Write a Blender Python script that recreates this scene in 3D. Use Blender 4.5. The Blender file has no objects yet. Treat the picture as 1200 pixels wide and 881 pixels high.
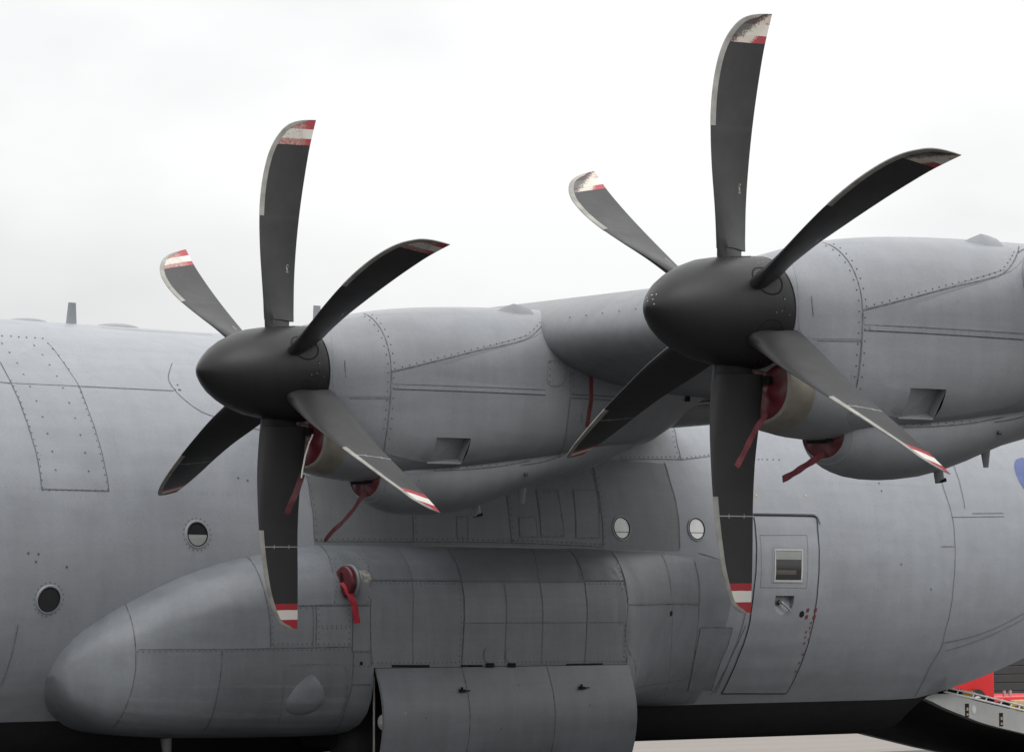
import bpy, bmesh, math, random
from mathutils import Vector, Matrix
from mathutils.bvhtree import BVHTree
random.seed(7)
PI = math.pi
scene = bpy.context.scene

# ------------------------------------------------------------------ camera
cam_d = bpy.data.cameras.new('camera')
cam = bpy.data.objects.new('camera', cam_d)
scene.collection.objects.link(cam)
scene.camera = cam
cam_d.sensor_width = 36.0
cam_d.lens = 114.13
cam_d.clip_start = 0.5
cam_d.clip_end = 4000
_r = Vector((0.76287343, -0.64653766, -0.00363065))
_u = Vector((-0.04674581, -0.0607561, 0.99705743))
_f = Vector((0.6448557641, 0.7604589079, 0.0765721422))
M = Matrix((_r, _u, -_f)).transposed().to_4x4()
M.translation = Vector((-15.504375, -26.067061, 1.806867))
cam.matrix_world = M

# ------------------------------------------------------------------ sky and light
SUN_EL, SUN_ROT = math.radians(47), math.radians(200)
world = bpy.data.worlds.new('World')
scene.world = world
world.use_nodes = True
wn, wl = world.node_tree.nodes, world.node_tree.links
wn.clear()
w_out = wn.new('ShaderNodeOutputWorld')
w_bg = wn.new('ShaderNodeBackground')
w_bg.inputs['Strength'].default_value = 0.1
sky = wn.new('ShaderNodeTexSky')
sky.sky_type = 'NISHITA'
sky.sun_disc = False
sky.sun_elevation = SUN_EL
sky.sun_rotation = SUN_ROT
tc = wn.new('ShaderNodeTexCoord')
mp = wn.new('ShaderNodeMapping')
mp.inputs['Scale'].default_value = (1.0, 1.0, 2.2)
nz = wn.new('ShaderNodeTexNoise')
nz.inputs['Scale'].default_value = 5.0
nz.inputs['Detail'].default_value = 5
nz.inputs['Roughness'].default_value = 0.45
rmp = wn.new('ShaderNodeValToRGB')
rmp.color_ramp.elements[0].position = 0.40
rmp.color_ramp.elements[0].color = (8.25, 8.25, 8.28, 1)
rmp.color_ramp.elements[1].position = 0.62
rmp.color_ramp.elements[1].color = (10.1, 10.1, 10.1, 1)
mxs = wn.new('ShaderNodeMixRGB')
mxs.inputs['Fac'].default_value = 0.97          # overcast: the clouds hide nearly all of the blue
wl.new(tc.outputs['Generated'], mp.inputs['Vector'])
wl.new(mp.outputs['Vector'], nz.inputs['Vector'])
wl.new(nz.outputs['Fac'], rmp.inputs['Fac'])
wl.new(sky.outputs['Color'], mxs.inputs['Color1'])
wl.new(rmp.outputs['Color'], mxs.inputs['Color2'])
sxyz = wn.new('ShaderNodeSeparateXYZ')
wl.new(tc.outputs['Generated'], sxyz.inputs[0])
grad = wn.new('ShaderNodeMapRange')             # an overcast sky is brighter overhead than at the horizon
grad.inputs['From Min'].default_value = 0.0
grad.inputs['From Max'].default_value = 1.0
grad.inputs['To Min'].default_value = 0.81
grad.inputs['To Max'].default_value = 2.35
wl.new(sxyz.outputs['Z'], grad.inputs['Value'])
scl = wn.new('ShaderNodeVectorMath'); scl.operation = 'SCALE'
wl.new(mxs.outputs['Color'], scl.inputs[0])
wl.new(grad.outputs['Result'], scl.inputs['Scale'])
wl.new(scl.outputs['Vector'], w_bg.inputs['Color'])
wl.new(w_bg.outputs['Background'], w_out.inputs['Surface'])

sun_d = bpy.data.lights.new('sun', 'SUN')
sun_d.energy = 1.2
sun_d.angle = math.radians(35)
sun_d.color = (1.0, 0.97, 0.93)
sun = bpy.data.objects.new('sun', sun_d)
scene.collection.objects.link(sun)
sun.rotation_euler = (math.radians(43), 0, math.radians(-20))

vs = scene.view_settings
vs.view_transform = 'Standard'
vs.look = 'None'
vs.exposure = 0.0
vs.gamma = 1.0
vs.use_curve_mapping = False

# ------------------------------------------------------------------ materials
def mat_new(name):
    m = bpy.data.materials.new(name)
    m.use_nodes = True
    nt = m.node_tree
    b = nt.nodes.get('Principled BSDF')
    return m, nt, b

def paint(name, base, rough=0.5, var=0.10, grime=0.35, bump=0.02, tint=0.05, streak=(0.6, 0.6, 5.0), metal=0.0, spec=0.4):
    """weathered paint: blotches, vertical streaks, fine orange peel, every object a shade of its own"""
    m, nt, b = mat_new(name)
    N, L = nt.nodes, nt.links
    tc = N.new('ShaderNodeTexCoord')
    geo = N.new('ShaderNodeNewGeometry')
    n1 = N.new('ShaderNodeTexNoise'); n1.inputs['Scale'].default_value = 1.1; n1.inputs['Detail'].default_value = 6; n1.inputs['Roughness'].default_value = 0.62
    L.new(geo.outputs['Position'], n1.inputs['Vector'])
    mp = N.new('ShaderNodeMapping'); mp.inputs['Scale'].default_value = (7.0, 7.0, 0.8)
    L.new(geo.outputs['Position'], mp.inputs['Vector'])
    n2 = N.new('ShaderNodeTexNoise'); n2.inputs['Scale'].default_value = 1.0; n2.inputs['Detail'].default_value = 5; n2.inputs['Roughness'].default_value = 0.6
    L.new(mp.outputs['Vector'], n2.inputs['Vector'])
    n3 = N.new('ShaderNodeTexNoise'); n3.inputs['Scale'].default_value = 85; n3.inputs['Detail'].default_value = 3
    L.new(geo.outputs['Position'], n3.inputs['Vector'])
    oi = N.new('ShaderNodeObjectInfo')
    def mr(src, lo, hi, a=0.3, c=0.7):
        x = N.new('ShaderNodeMapRange'); x.inputs['From Min'].default_value = a; x.inputs['From Max'].default_value = c
        x.inputs['To Min'].default_value = lo; x.inputs['To Max'].default_value = hi
        L.new(src, x.inputs['Value']); return x.outputs['Result']
    def mul(a, c):
        x = N.new('ShaderNodeMath'); x.operation = 'MULTIPLY'; L.new(a, x.inputs[0]); L.new(c, x.inputs[1]); return x.outputs[0]
    v = mul(mr(n1.outputs['Fac'], 1 - var, 1 + var), mr(n2.outputs['Fac'], 1 - var * .7, 1 + var * .5))
    v = mul(v, mr(oi.outputs['Random'], 1 - tint, 1 + tint, 0, 1))
    mp2 = N.new('ShaderNodeMapping'); mp2.inputs['Scale'].default_value = (0.5, 6.0, 6.0)
    L.new(geo.outputs['Position'], mp2.inputs['Vector'])
    n5 = N.new('ShaderNodeTexNoise'); n5.inputs['Scale'].default_value = 1.0; n5.inputs['Detail'].default_value = 6; n5.inputs['Roughness'].default_value = 0.7
    L.new(mp2.outputs['Vector'], n5.inputs['Vector'])
    v = mul(v, mr(n5.outputs['Fac'], 1 - var * .8, 1 + var * .5))
    v = mul(v, mr(n3.outputs['Fac'], 0.93, 1.07))
    # small chips and dark specks
    vo = N.new('ShaderNodeTexVoronoi'); vo.inputs['Scale'].default_value = 5.5
    L.new(geo.outputs['Position'], vo.inputs['Vector'])
    sp = mr(vo.outputs['Distance'], 1 - grime, 1.0, 0.02, 0.045)
    v = mul(v, sp)
    mx = N.new('ShaderNodeVectorMath'); mx.operation = 'SCALE'
    mx.inputs[0].default_value = base
    L.new(v, mx.inputs['Scale'])
    L.new(mx.outputs['Vector'], b.inputs['Base Color'])
    L.new(mr(n1.outputs['Fac'], max(0.05, rough - .1), min(1, rough + .12)), b.inputs['Roughness'])
    b.inputs['Metallic'].default_value = metal
    b.inputs['Specular IOR Level'].default_value = spec
    if bump:
        n4 = N.new('ShaderNodeTexNoise'); n4.inputs['Scale'].default_value = 2.6; n4.inputs['Detail'].default_value = 2
        L.new(geo.outputs['Position'], n4.inputs['Vector'])
        bp = N.new('ShaderNodeBump'); bp.inputs['Strength'].default_value = 0.35; bp.inputs['Distance'].default_value = bump
        L.new(n4.outputs['Fac'], bp.inputs['Height'])
        L.new(bp.outputs['Normal'], b.inputs['Normal'])
    return m

def plain(name, col, rough=0.5, metal=0.0, spec=0.5, noise=0.12, nscale=12):
    m, nt, b = mat_new(name)
    N, L = nt.nodes, nt.links
    geo = N.new('ShaderNodeNewGeometry')
    n = N.new('ShaderNodeTexNoise'); n.inputs['Scale'].default_value = nscale; n.inputs['Detail'].default_value = 4
    L.new(geo.outputs['Position'], n.inputs['Vector'])
    r = N.new('ShaderNodeMapRange'); r.inputs['From Min'].default_value = .3; r.inputs['From Max'].default_value = .7
    r.inputs['To Min'].default_value = 1 - noise; r.inputs['To Max'].default_value = 1 + noise
    L.new(n.outputs['Fac'], r.inputs['Value'])
    mx = N.new('ShaderNodeVectorMath'); mx.operation = 'SCALE'; mx.inputs[0].default_value = col[:3]
    L.new(r.outputs['Result'], mx.inputs['Scale'])
    L.new(mx.outputs['Vector'], b.inputs['Base Color'])
    b.inputs['Roughness'].default_value = rough
    b.inputs['Metallic'].default_value = metal
    b.inputs['Specular IOR Level'].default_value = spec
    return m

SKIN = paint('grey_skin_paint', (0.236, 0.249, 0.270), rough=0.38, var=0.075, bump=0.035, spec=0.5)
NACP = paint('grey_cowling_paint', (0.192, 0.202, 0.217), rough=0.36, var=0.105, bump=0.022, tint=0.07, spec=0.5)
WINGP = paint('grey_wing_shaded', (0.150, 0.157, 0.166), rough=0.42, var=0.12, bump=0.02)  # darkened grey: shade of the leading edge underside is in the colour
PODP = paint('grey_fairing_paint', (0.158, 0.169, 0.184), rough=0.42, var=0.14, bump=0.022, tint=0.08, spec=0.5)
DARKSKIN = paint('dull_shaded_centre_grey', (0.158, 0.166, 0.174), rough=0.5, var=0.13, bump=0.010, tint=0.07)  # duller panel grey, with nacelle and wing shade put into the colour
BELLY = paint('belly_shade_black', (0.020, 0.020, 0.021), rough=0.8, var=0.2, bump=0.01, spec=0.2)  # underside shade put into the colour as near-black; reused on the ramp
BLADEM = None
SPINP = paint('spinner_black_paint', (0.012, 0.012, 0.0125), rough=0.42, var=0.25, grime=0.0, bump=0.0, spec=0.35)
JOINT = plain('joint_sealant', (0.086, 0.090, 0.096), rough=0.8, noise=0.6, nscale=30)
JOINTF = plain('faint_joint_sealant', (0.135, 0.140, 0.145), rough=0.8, noise=0.3, nscale=30)
SCREW = plain('fastener_metal', (0.080, 0.081, 0.085), rough=0.6, metal=0.3)
BARE = plain('bare_metal', (0.42, 0.41, 0.38), rough=0.35, metal=0.8)
LIPM = plain('stained_lip_metal', (0.24, 0.222, 0.188), rough=0.42, metal=0.35, noise=0.2, nscale=7)
WHITEP = plain('worn_lip_edge', (0.22, 0.205, 0.175), rough=0.4)
BLACK = plain('matt_black', (0.012, 0.012, 0.012), rough=0.8, spec=0.2)
GLASSD = plain('dark_window_glass', (0.02, 0.021, 0.023), rough=0.06, spec=0.8)
BLIND = plain('pale_window_blind', (0.85, 0.85, 0.83), rough=0.3, noise=0.08, nscale=9)
BLINDG = plain('grey_window_blind', (0.24, 0.25, 0.24), rough=0.5, noise=0.1, nscale=9)
REDV = plain('red_cover_vinyl', (0.090, 0.008, 0.014), rough=0.38, noise=0.25, nscale=14)
REDD = plain('dark_red_streamer_cloth', (0.050, 0.006, 0.010), rough=0.75, noise=0.25, nscale=40)
REDS = plain('red_streamer_cloth', (0.085, 0.008, 0.015), rough=0.75, noise=0.2, nscale=40)
REDB = plain('bright_red_streamer', (0.30, 0.012, 0.026), rough=0.7, noise=0.15, nscale=30)
REDPAINT = plain('red_warning_paint', (0.14, 0.016, 0.020), rough=0.6, noise=0.25, nscale=20)
PINKP = plain('faded_red_marking', (0.17, 0.065, 0.075), rough=0.6, noise=0.3, nscale=35)
BLUEP = plain('roundel_blue', (0.065, 0.095, 0.24), rough=0.5)
YELP = plain('yellow_paint', (0.62, 0.42, 0.05), rough=0.5)
WIRE = plain('white_tape', (0.6, 0.6, 0.58), rough=0.6)
RUBBER = plain('tyre_rubber', (0.02, 0.02, 0.02), rough=0.85)
TRUCKRED = plain('tug_red_paint', (0.55, 0.008, 0.012), rough=0.35, noise=0.08, nscale=2)

# ------------------------------------------------------------------ mesh helpers
def link(name, me, mat, parent=None):
    o = bpy.data.objects.new(name, me)
    scene.collection.objects.link(o)
    if mat is not None:
        for m in (mat if isinstance(mat, (list, tuple)) else [mat]):
            me.materials.append(m)
    if parent is not None:
        o.parent = parent
    return o

def mesh(name, verts, faces, mat=None, parent=None, smooth=True, fm=None, fixn=True):
    me = bpy.data.meshes.new(name)
    me.from_pydata([tuple(v) for v in verts], [], faces)
    me.update()
    if fixn:
        bm = bmesh.new(); bm.from_mesh(me)
        bmesh.ops.recalc_face_normals(bm, faces=bm.faces)
        bm.to_mesh(me); bm.free()
    if smooth:
        me.polygons.foreach_set('use_smooth', [True] * len(me.polygons))
    o = link(name, me, mat, parent)
    if fm:
        for i, k in enumerate(fm):
            me.polygons[i].material_index = k
    if smooth:
        me.set_sharp_from_angle(angle=math.radians(34))
    return o

def empty(name, loc=(0, 0, 0), parent=None):
    o = bpy.data.objects.new(name, None)
    scene.collection.objects.link(o)
    o.location = loc
    o.empty_display_size = 0.3
    if parent is not None:
        o.parent = parent
    return o

def tag(o, label=None, cat=None, group=None, kind=None):
    if label: o['label'] = label
    if cat: o['category'] = cat
    if group: o['group'] = group
    if kind: o['kind'] = kind
    return o

def loft(rings, cap=True, closed=True):
    n = len(rings[0]); v = []; f = []
    for r in rings: v += [tuple(p) for p in r]
    for i in range(len(rings) - 1):
        for j in range(n if closed else n - 1):
            k = (j + 1) % n
            f.append((i * n + j, i * n + k, (i + 1) * n + k, (i + 1) * n + j))
    if cap:
        f.append(tuple(range(n)))
        f.append(tuple(range((len(rings) - 1) * n, len(rings) * n)))
    return v, f

def interp(tab, x):
    """smooth (monotone-ish hermite) interpolation in a table of (x, value) or (x, (values...))"""
    if x <= tab[0][0]: return tab[0][1]
    if x >= tab[-1][0]: return tab[-1][1]
    for i in range(len(tab) - 1):
        if tab[i][0] <= x <= tab[i + 1][0]: break
    x0, y0 = tab[i]; x1, y1 = tab[i + 1]
    h = x1 - x0; t = (x - x0) / h
    def slope(k):
        if k <= 0: return (tab[1][1] - tab[0][1]) / (tab[1][0] - tab[0][0])
        if k >= len(tab) - 1: return (tab[-1][1] - tab[-2][1]) / (tab[-1][0] - tab[-2][0])
        a = (tab[k][1] - tab[k - 1][1]) / (tab[k][0] - tab[k - 1][0])
        b = (tab[k + 1][1] - tab[k][1]) / (tab[k + 1][0] - tab[k][0])
        return 0 if a * b <= 0 else 2 * a * b / (a + b)
    m0, m1 = slope(i), slope(i + 1)
    return (2*t**3-3*t**2+1)*y0 + (t**3-2*t**2+t)*h*m0 + (-2*t**3+3*t**2)*y1 + (t**3-t**2)*h*m1

def bm_to(name, bm, mat, parent=None, smooth=False):
    me = bpy.data.meshes.new(name)
    bm.to_mesh(me); bm.free()
    if smooth:
        me.polygons.foreach_set('use_smooth', [True] * len(me.polygons))
        me.set_sharp_from_angle(angle=math.radians(34))
    return link(name, me, mat, parent)

def add_box(bm, lo, hi, bev=0.0):
    r = bmesh.ops.create_cube(bm, size=1)
    c = [(lo[i] + hi[i]) / 2 for i in range(3)]; s = [hi[i] - lo[i] for i in range(3)]
    bmesh.ops.transform(bm, matrix=Matrix.Translation(c) @ Matrix.Diagonal((*s, 1)), verts=r['verts'])
    if bev:
        es = list({e for v in r['verts'] for e in v.link_edges})
        bmesh.ops.bevel(bm, geom=es, offset=bev, segments=2, affect='EDGES', profile=0.5)

def box(name, lo, hi, mat, parent=None, bev=0.0):
    bm = bmesh.new(); add_box(bm, lo, hi, bev)
    return bm_to(name, bm, mat, parent, smooth=bev > 0)

def tube_vf(pts, r, n=10, cap=True):
    rings = []
    pts = [Vector(p) for p in pts]
    rs = r if isinstance(r, (list, tuple)) else [r] * len(pts)
    up = None
    for i, p in enumerate(pts):
        d = (pts[min(i + 1, len(pts) - 1)] - pts[max(i - 1, 0)]).normalized()
        if up is None:
            up = Vector((0, 0, 1)) if abs(d.z) < .9 else Vector((1, 0, 0))
        a = d.cross(up).normalized(); b = a.cross(d).normalized(); up = b
        rings.append([p + a * rs[i] * math.cos(2*PI*k/n) + b * rs[i] * math.sin(2*PI*k/n) for k in range(n)])
    return loft(rings, cap)

def tube(name, pts, r, mat, parent=None, n=10):
    v, f = tube_vf(pts, r, n)
    return mesh(name, v, f, mat, parent)

class Host:
    """a surface that panels, joints and fasteners are laid on"""
    def __init__(self, objs, inv=None):
        V = []; F = []
        for o in objs:
            k = len(V)
            V += [v.co.copy() for v in o.data.vertices]
            F += [[k + i for i in p.vertices] for p in o.data.polygons]
        self.b = BVHTree.FromPolygons(V, F)
        self.inv = inv
    def snap(self, p, off=0.0):
        loc, n, i, d = self.b.find_nearest(Vector(p))
        q = Vector(p) - loc
        return loc, n

def resample(pts, n):
    P = [Vector(p) for p in pts]
    if len(P) == 1: return P * n
    # catmull-rom subdivision then even spacing
    Q = []
    if len(P) > 2:
        for i in range(len(P) - 1):
            p0 = P[max(i - 1, 0)]; p1 = P[i]; p2 = P[i + 1]; p3 = P[min(i + 2, len(P) - 1)]
            for k in range(8):
                t = k / 8
                Q.append(0.5 * ((2*p1) + (-p0+p2)*t + (2*p0-5*p1+4*p2-p3)*t*t + (-p0+3*p1-3*p2+p3)*t**3))
        Q.append(P[-1])
    else:
        Q = P
    L = [0]
    for i in range(1, len(Q)): L.append(L[-1] + (Q[i] - Q[i-1]).length)
    out = []; j = 0
    for k in range(n):
        s = L[-1] * k / max(n - 1, 1)
        while j < len(Q) - 2 and L[j + 1] < s: j += 1
        seg = max(L[j + 1] - L[j], 1e-9)
        out.append(Q[j].lerp(Q[j + 1], min(max((s - L[j]) / seg, 0), 1)))
    return out

def plen(pts):
    return sum((Vector(pts[i + 1]) - Vector(pts[i])).length for i in range(len(pts) - 1))

def strip_vf(host, pts, w, off, step=0.07):
    if plen(pts) < 1.2: step = 0.025
    n = max(2, int(plen(pts) / step) + 1)
    R = resample(pts, n); S = [host.snap(p) for p in R]
    v = []; f = []
    for i, (p, nn) in enumerate(S):
        d = (S[min(i + 1, n - 1)][0] - S[max(i - 1, 0)][0]).normalized()
        s = nn.cross(d).normalized() * (w / 2)
        for q in (p - s, p + s):
            l2, n2 = host.snap(q)
            v.append(l2 + nn * off)
    for i in range(n - 1):
        f.append((2*i, 2*i+1, 2*i+3, 2*i+2))
    return v, f

def orient(host, v, f):
    """flip faces so that they look out of the host surface"""
    out = []
    for q in f:
        c = sum((Vector(v[i]) for i in q), Vector()) / len(q)
        a = Vector(v[q[1]]) - Vector(v[q[0]]); b = Vector(v[q[2]]) - Vector(v[q[0]])
        _, n = host.snap(c)
        out.append(q if a.cross(b).dot(n) >= 0 else tuple(reversed(q)))
    return out

def joints(name, host, lines, mat, parent, w=0.008, off=0.0044):
    V = []; F = []
    for pts in lines:
        ww = w
        if isinstance(pts, tuple): ww, pts = pts
        v, f = strip_vf(host, pts, ww, off)
        k = len(V); V += v; F += [tuple(k + i for i in q) for q in f]
    F = orient(host, V, F)
    return tag(mesh(name, V, F, mat, parent, fixn=False), kind='stuff')

def rivets(name, host, pts, mat, parent, r=0.006, h=0.0035):
    V = []; F = []
    for p in pts:
        c, n = host.snap(p)
        a = n.orthogonal().normalized(); b = n.cross(a)
        k = len(V)
        for j in range(7):
            t = 2*PI*j/7
            V.append(c + (a*math.cos(t) + b*math.sin(t))*r + n*0.0040)
        V.append(c + n*(h + .0025))
        for j in range(7):
            F.append((k + j, k + (j+1) % 7, k + 7))
    return tag(mesh(name, V, F, mat, parent, fixn=False), kind='stuff')

def along(pts, step, offs=0.0, host=None):
    n = max(2, int(plen(pts) / step) + 1)
    R = resample(pts, n)
    if not offs: return R
    out = []
    for i, p in enumerate(R):
        c, nn = host.snap(p)
        d = (R[min(i + 1, n - 1)] - R[max(i - 1, 0)]).normalized()
        out.append(c + nn.cross(d).normalized() * offs)
    return out

def panel(name, host, rows, mat, parent, thick=0.003, gap=0.004, step=0.09, mat2=None):
    """a skin panel proud of its host, bounded by the joints round it; rows: two or more polylines across it"""
    w = max(plen(r) for r in rows); hh = max((Vector(rows[0][0]) - Vector(rows[-1][0])).length, 0.02)
    n = max(2, int(w / step) + 2); m = max(2, int(hh / step) + 2)
    RR = [resample(r, n) for r in rows]
    G = [resample([RR[k][i] for k in range(len(RR))], m) for i in range(n)]
    # pull the border in by the gap
    def shrink(a, b):
        d = (b - a); L = d.length
        return a + d * min(gap / max(L, 1e-6), .4)
    for g in G:
        g[0], g[-1] = shrink(g[0], g[1]), shrink(g[-1], g[-2])
    for j in range(m):
        a = shrink(G[0][j], G[1][j]); b = shrink(G[-1][j], G[-2][j])
        G[0][j], G[-1][j] = a, b
    V = []; F = []
    for i in range(n):
        for j in range(m):
            c, nn = host.snap(G[i][j]); V.append(c + nn * thick)
    for i in range(n - 1):
        for j in range(m - 1):
            F.append((i*m+j, (i+1)*m+j, (i+1)*m+j+1, i*m+j+1))
    F = orient(host, V, F)
    edge = [(i, 0) for i in range(n)] + [(n-1, j) for j in range(1, m)] + [(i, m-1) for i in range(n-2, -1, -1)] + [(0, j) for j in range(m-2, 0, -1)]
    k = len(V); idx = []
    for (i, j) in edge:
        c, nn = host.snap(G[i][j]); V.append(c - nn * 0.002); idx.append(i*m+j)
    E = len(edge)
    ctr = sum(V[:n*m], Vector()) / (n*m)
    for a in range(E):
        b = (a + 1) % E
        q = (idx[a], idx[b], k + b, k + a)
        aa = V[q[1]] - V[q[0]]; bb = V[q[2]] - V[q[0]]
        mid = (V[q[0]] + V[q[1]]) / 2
        F.append(q if aa.cross(bb).dot(mid - ctr) >= 0 else tuple(reversed(q)))
    o = mesh(name, V, F, mat, parent, fixn=False)
    return o

def apply_bool(o, cutters):
    for c in cutters:
        md = o.modifiers.new('cut', 'BOOLEAN'); md.operation = 'DIFFERENCE'; md.solver = 'EXACT'; md.object = c
    dg = bpy.context.evaluated_depsgraph_get(); dg.update()
    me = bpy.data.meshes.new_from_object(o.evaluated_get(dg))
    o.modifiers.clear()
    old = o.data; o.data = me
    for c in cutters: bpy.data.objects.remove(c)
    me.set_sharp_from_angle(angle=math.radians(30))

# ================================================================== AIRCRAFT
aircraft = empty('transport_aircraft', (4, 0, 0))
tag(aircraft, 'grey four-engined military transport aircraft with high wing filling the whole picture', 'aircraft')
AX = Matrix.Translation((-4, 0, 0))
def A(o):                       # parts are modelled in world coordinates and hang on the aircraft
    o.parent = aircraft
    o.matrix_parent_inverse = AX
    return o

# ---- fuselage: round above the floor line, a chine at the floor, flat belly below it
ZC, RF, CH, BEL = 2.50, 2.16, 0.985, 0.605
T_TOP = [(-8.4, 2.3), (-8.0, 2.75), (-7.0, 3.15), (-6.0, 3.45), (-5.3, 4.25), (-4.4, 4.55), (-3.2, 4.66), (12.0, 4.66), (14, 4.62), (20, 4.45), (23, 4.3)]
T_WID = [(-8.4, .12), (-8.0, .62), (-7.0, 1.2), (-6.0, 1.62), (-5.3, 1.85), (-4.4, 2.05), (-3.2, 2.16), (10.6, 2.16), (12, 2.12), (14, 1.98), (17, 1.6), (20, 1.05), (23, .3)]
T_CHI = [(-8.4, 2.15), (-8.0, 1.75), (-7.0, 1.3), (-6.0, 1.08), (-5.0, 0.985), (11.0, 0.985), (11.18, 1.01), (11.67, 1.12), (12.24, 1.29), (12.97, 1.56), (15, 2.25), (18, 3.1), (23, 3.9)]
T_BEL = [(-8.4, 2.1), (-8.0, 1.5), (-7.0, 1.0), (-6.0, 0.75), (-5.0, 0.605), (11.0, 0.605), (11.18, 0.70), (11.4, 0.98), (11.67, 1.07), (12.24, 1.26), (12.97, 1.53), (15, 2.2), (18, 3.05), (23, 3.85)]
def fus_ring(x):
    top, w, ch, be = (interp(t, x) for t in (T_TOP, T_WID, T_CHI, T_BEL))
    zc = top - RF if x > 0 or w > 2.1 else top - (top - ch) * (RF / (4.66 - .985))
    rz = top - zc
    a0 = math.asin(max(-1, min(1, (ch - zc) / rz)))
    pts = []
    n = 40
    for k in range(n + 1):                      # right chine, over the top, to the left chine
        t = a0 + (PI - 2 * a0) * k / n
        pts.append((x, w * math.cos(t), zc + rz * math.sin(t)))
    yl = -w * math.cos(a0)
    sg = -1
    pts.append((x, yl * .93, ch - (ch - be) * .35))
    pts.append((x, yl * .80, ch - (ch - be) * .85))
    pts.append((x, yl * .66, be))
    for s in (.33, 0, -.33): pts.append((x, yl * s * 2 if abs(s) < .3 else yl * s, be))
    pts.append((x, -yl * .66, be)); pts.append((x, -yl * .80, ch - (ch - be) * .85)); pts.append((x, -yl * .93, ch - (ch - be) * .35))
    return pts
xs = [-8.4, -8.3, -8.15, -8, -7.7, -7.35, -7, -6.5, -6, -5.7, -5.5, -5.3, -5, -4.7, -4.4, -4, -3.6, -3.2] + [-3 + .25 * k for k in range(56)] + [11.1, 11.18, 11.3, 11.4, 11.55, 11.67, 11.9, 12.24, 12.6, 12.97, 13.5, 14, 15, 16, 17, 18, 19, 20, 21, 22, 23]
v, f = loft([fus_ring(x) for x in xs])
nseg = len(fus_ring(0))
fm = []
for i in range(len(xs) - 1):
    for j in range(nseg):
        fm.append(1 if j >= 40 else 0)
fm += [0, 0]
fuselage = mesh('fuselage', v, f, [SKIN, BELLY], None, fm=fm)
A(fuselage)

# ---- main gear fairing on the left side, its lower middle open where the door is down
POD = [(-1.3, 2.60), (-1.9, 2.60), (-2.12, 2.560), (-2.30, 2.52), (-2.45, 2.455), (-2.58, 2.36), (-2.68, 2.24), (-2.74, 2.08), (-2.765, 1.9), (-2.77, 1.65), (-2.77, 1.43), (-2.762, 1.28), (-2.73, 1.14), (-2.67, 1.02), (-2.56, .92), (-2.4, .855), (-2.2, .82), (-1.9, .80), (-1.3, .80)]
ZT = [(-.28, 1.39), (-.25, 1.50), (-.18, 1.63), (-.06, 1.765), (.10, 1.87), (.30, 1.985), (.65, 2.150), (.95, 2.268), (1.29, 2.370), (1.74, 2.462), (2.1, 2.53), (2.5, 2.56), (5.6, 2.56), (6.6, 2.55), (7.2, 2.53), (7.5, 2.51), (7.78, 2.48)]
ZB = [(-.28, 1.37), (-.25, 1.26), (-.18, 1.14), (-.05, 1.03), (.25, .90), (.5, .86), (1.0, .82), (2.3, .80), (5.4, .80), (5.6, .86), (5.9, .95), (6.5, .985), (7.2, .99), (7.8, 1.0)]
YO = [(-.28, 1.97), (-.25, 2.04), (-.18, 2.13), (-.05, 2.25), (.2, 2.42), (.5, 2.55), (.9, 2.66), (1.4, 2.74), (2.0, 2.77), (5.75, 2.77), (6.2, 2.75), (7.0, 2.66), (7.8, 2.5)]
def pod_ring(x):
    zt, zb, yo = interp(ZT, x), interp(ZB, x), interp(YO, x)
    out = []
    for (y, z) in POD:
        zz = 1.40 + (z - 1.40) / (2.56 - 1.40) * (zt - 1.40) if z > 1.40 else 1.40 - (1.40 - z) / (1.40 - .80) * (1.40 - zb)
        yy = y if y > -1.8 else -1.8 - (-1.8 - y) / .97 * (yo - 1.8)
        if x > 5.7:        # the tail fairs into the round of the fuselage
            t = min(1, (x - 5.7) / 2.1); s = (1 - (1 - t) ** 1.8) * min(1, t / .18) ** .7
            fy = -math.sqrt(max(RF * RF - (zz - ZC) ** 2, 0)) if zz > CH else -1.53
            fy = fy - .012 * (1 - t) - .004 if t < .97 else fy + .02
            if y <= -1.9: yy = yy + (max(fy, yy) - yy) * s
        out.append((x, yy, zz))
    return out
def pod_piece(name, x0, x1, jmax, nx, cap=True):
    if x0 < 0:
        X = [-.28, -.275, -.265, -.25, -.22, -.18, -.12, -.05, .03, .12, .22] + [.34 + (x1 - .34) * k / 16 for k in range(17)]
    else:
        X = [x0 + (x1 - x0) * k / nx for k in range(nx + 1)]
    R = [pod_ring(x)[:jmax] for x in X]
    v, f = loft(R, cap, True)
    return A(mesh(name, v, f, PODP, None))
pod_front = pod_piece('gear_fairing_nose', -.28, 2.60, len(POD), 30)
pod_mid = pod_piece('gear_fairing_side', 2.60, 5.70, 11, 24, cap=False)
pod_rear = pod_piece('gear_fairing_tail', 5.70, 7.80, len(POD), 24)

# ---- wing
def airfoil(n=26, t=.18, mcam=.02, p=.4):
    up = []; lo = []
    for k in range(n + 1):
        x = (1 - math.cos(PI * k / n)) / 2
        yt = 5 * t * (.2969 * math.sqrt(x) - .126 * x - .3516 * x**2 + .2843 * x**3 - .1036 * x**4)
        yc = mcam / p**2 * (2*p*x - x*x) if x < p else mcam / (1-p)**2 * ((1-2*p) + 2*p*x - x*x)
        up.append((x, yc + yt)); lo.append((x, yc - yt))
    return up[::-1] + lo[1:-1]
AF = airfoil()
def wing_ring(y):
    ay = abs(y + 0.0)
    c = 4.9 if ay < 11 else 4.9 - (ay - 11) * .27
    xle = 2.33 + max(0, ay - 11) * .05
    zle = 3.84 + .395 + max(0, ay - 11) * .02
    i = math.radians(3)
    return [(xle + c * (x * math.cos(i) + z * math.sin(i)), y, zle + c * (z * math.cos(i) - x * math.sin(i))) for x, z in AF]
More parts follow.
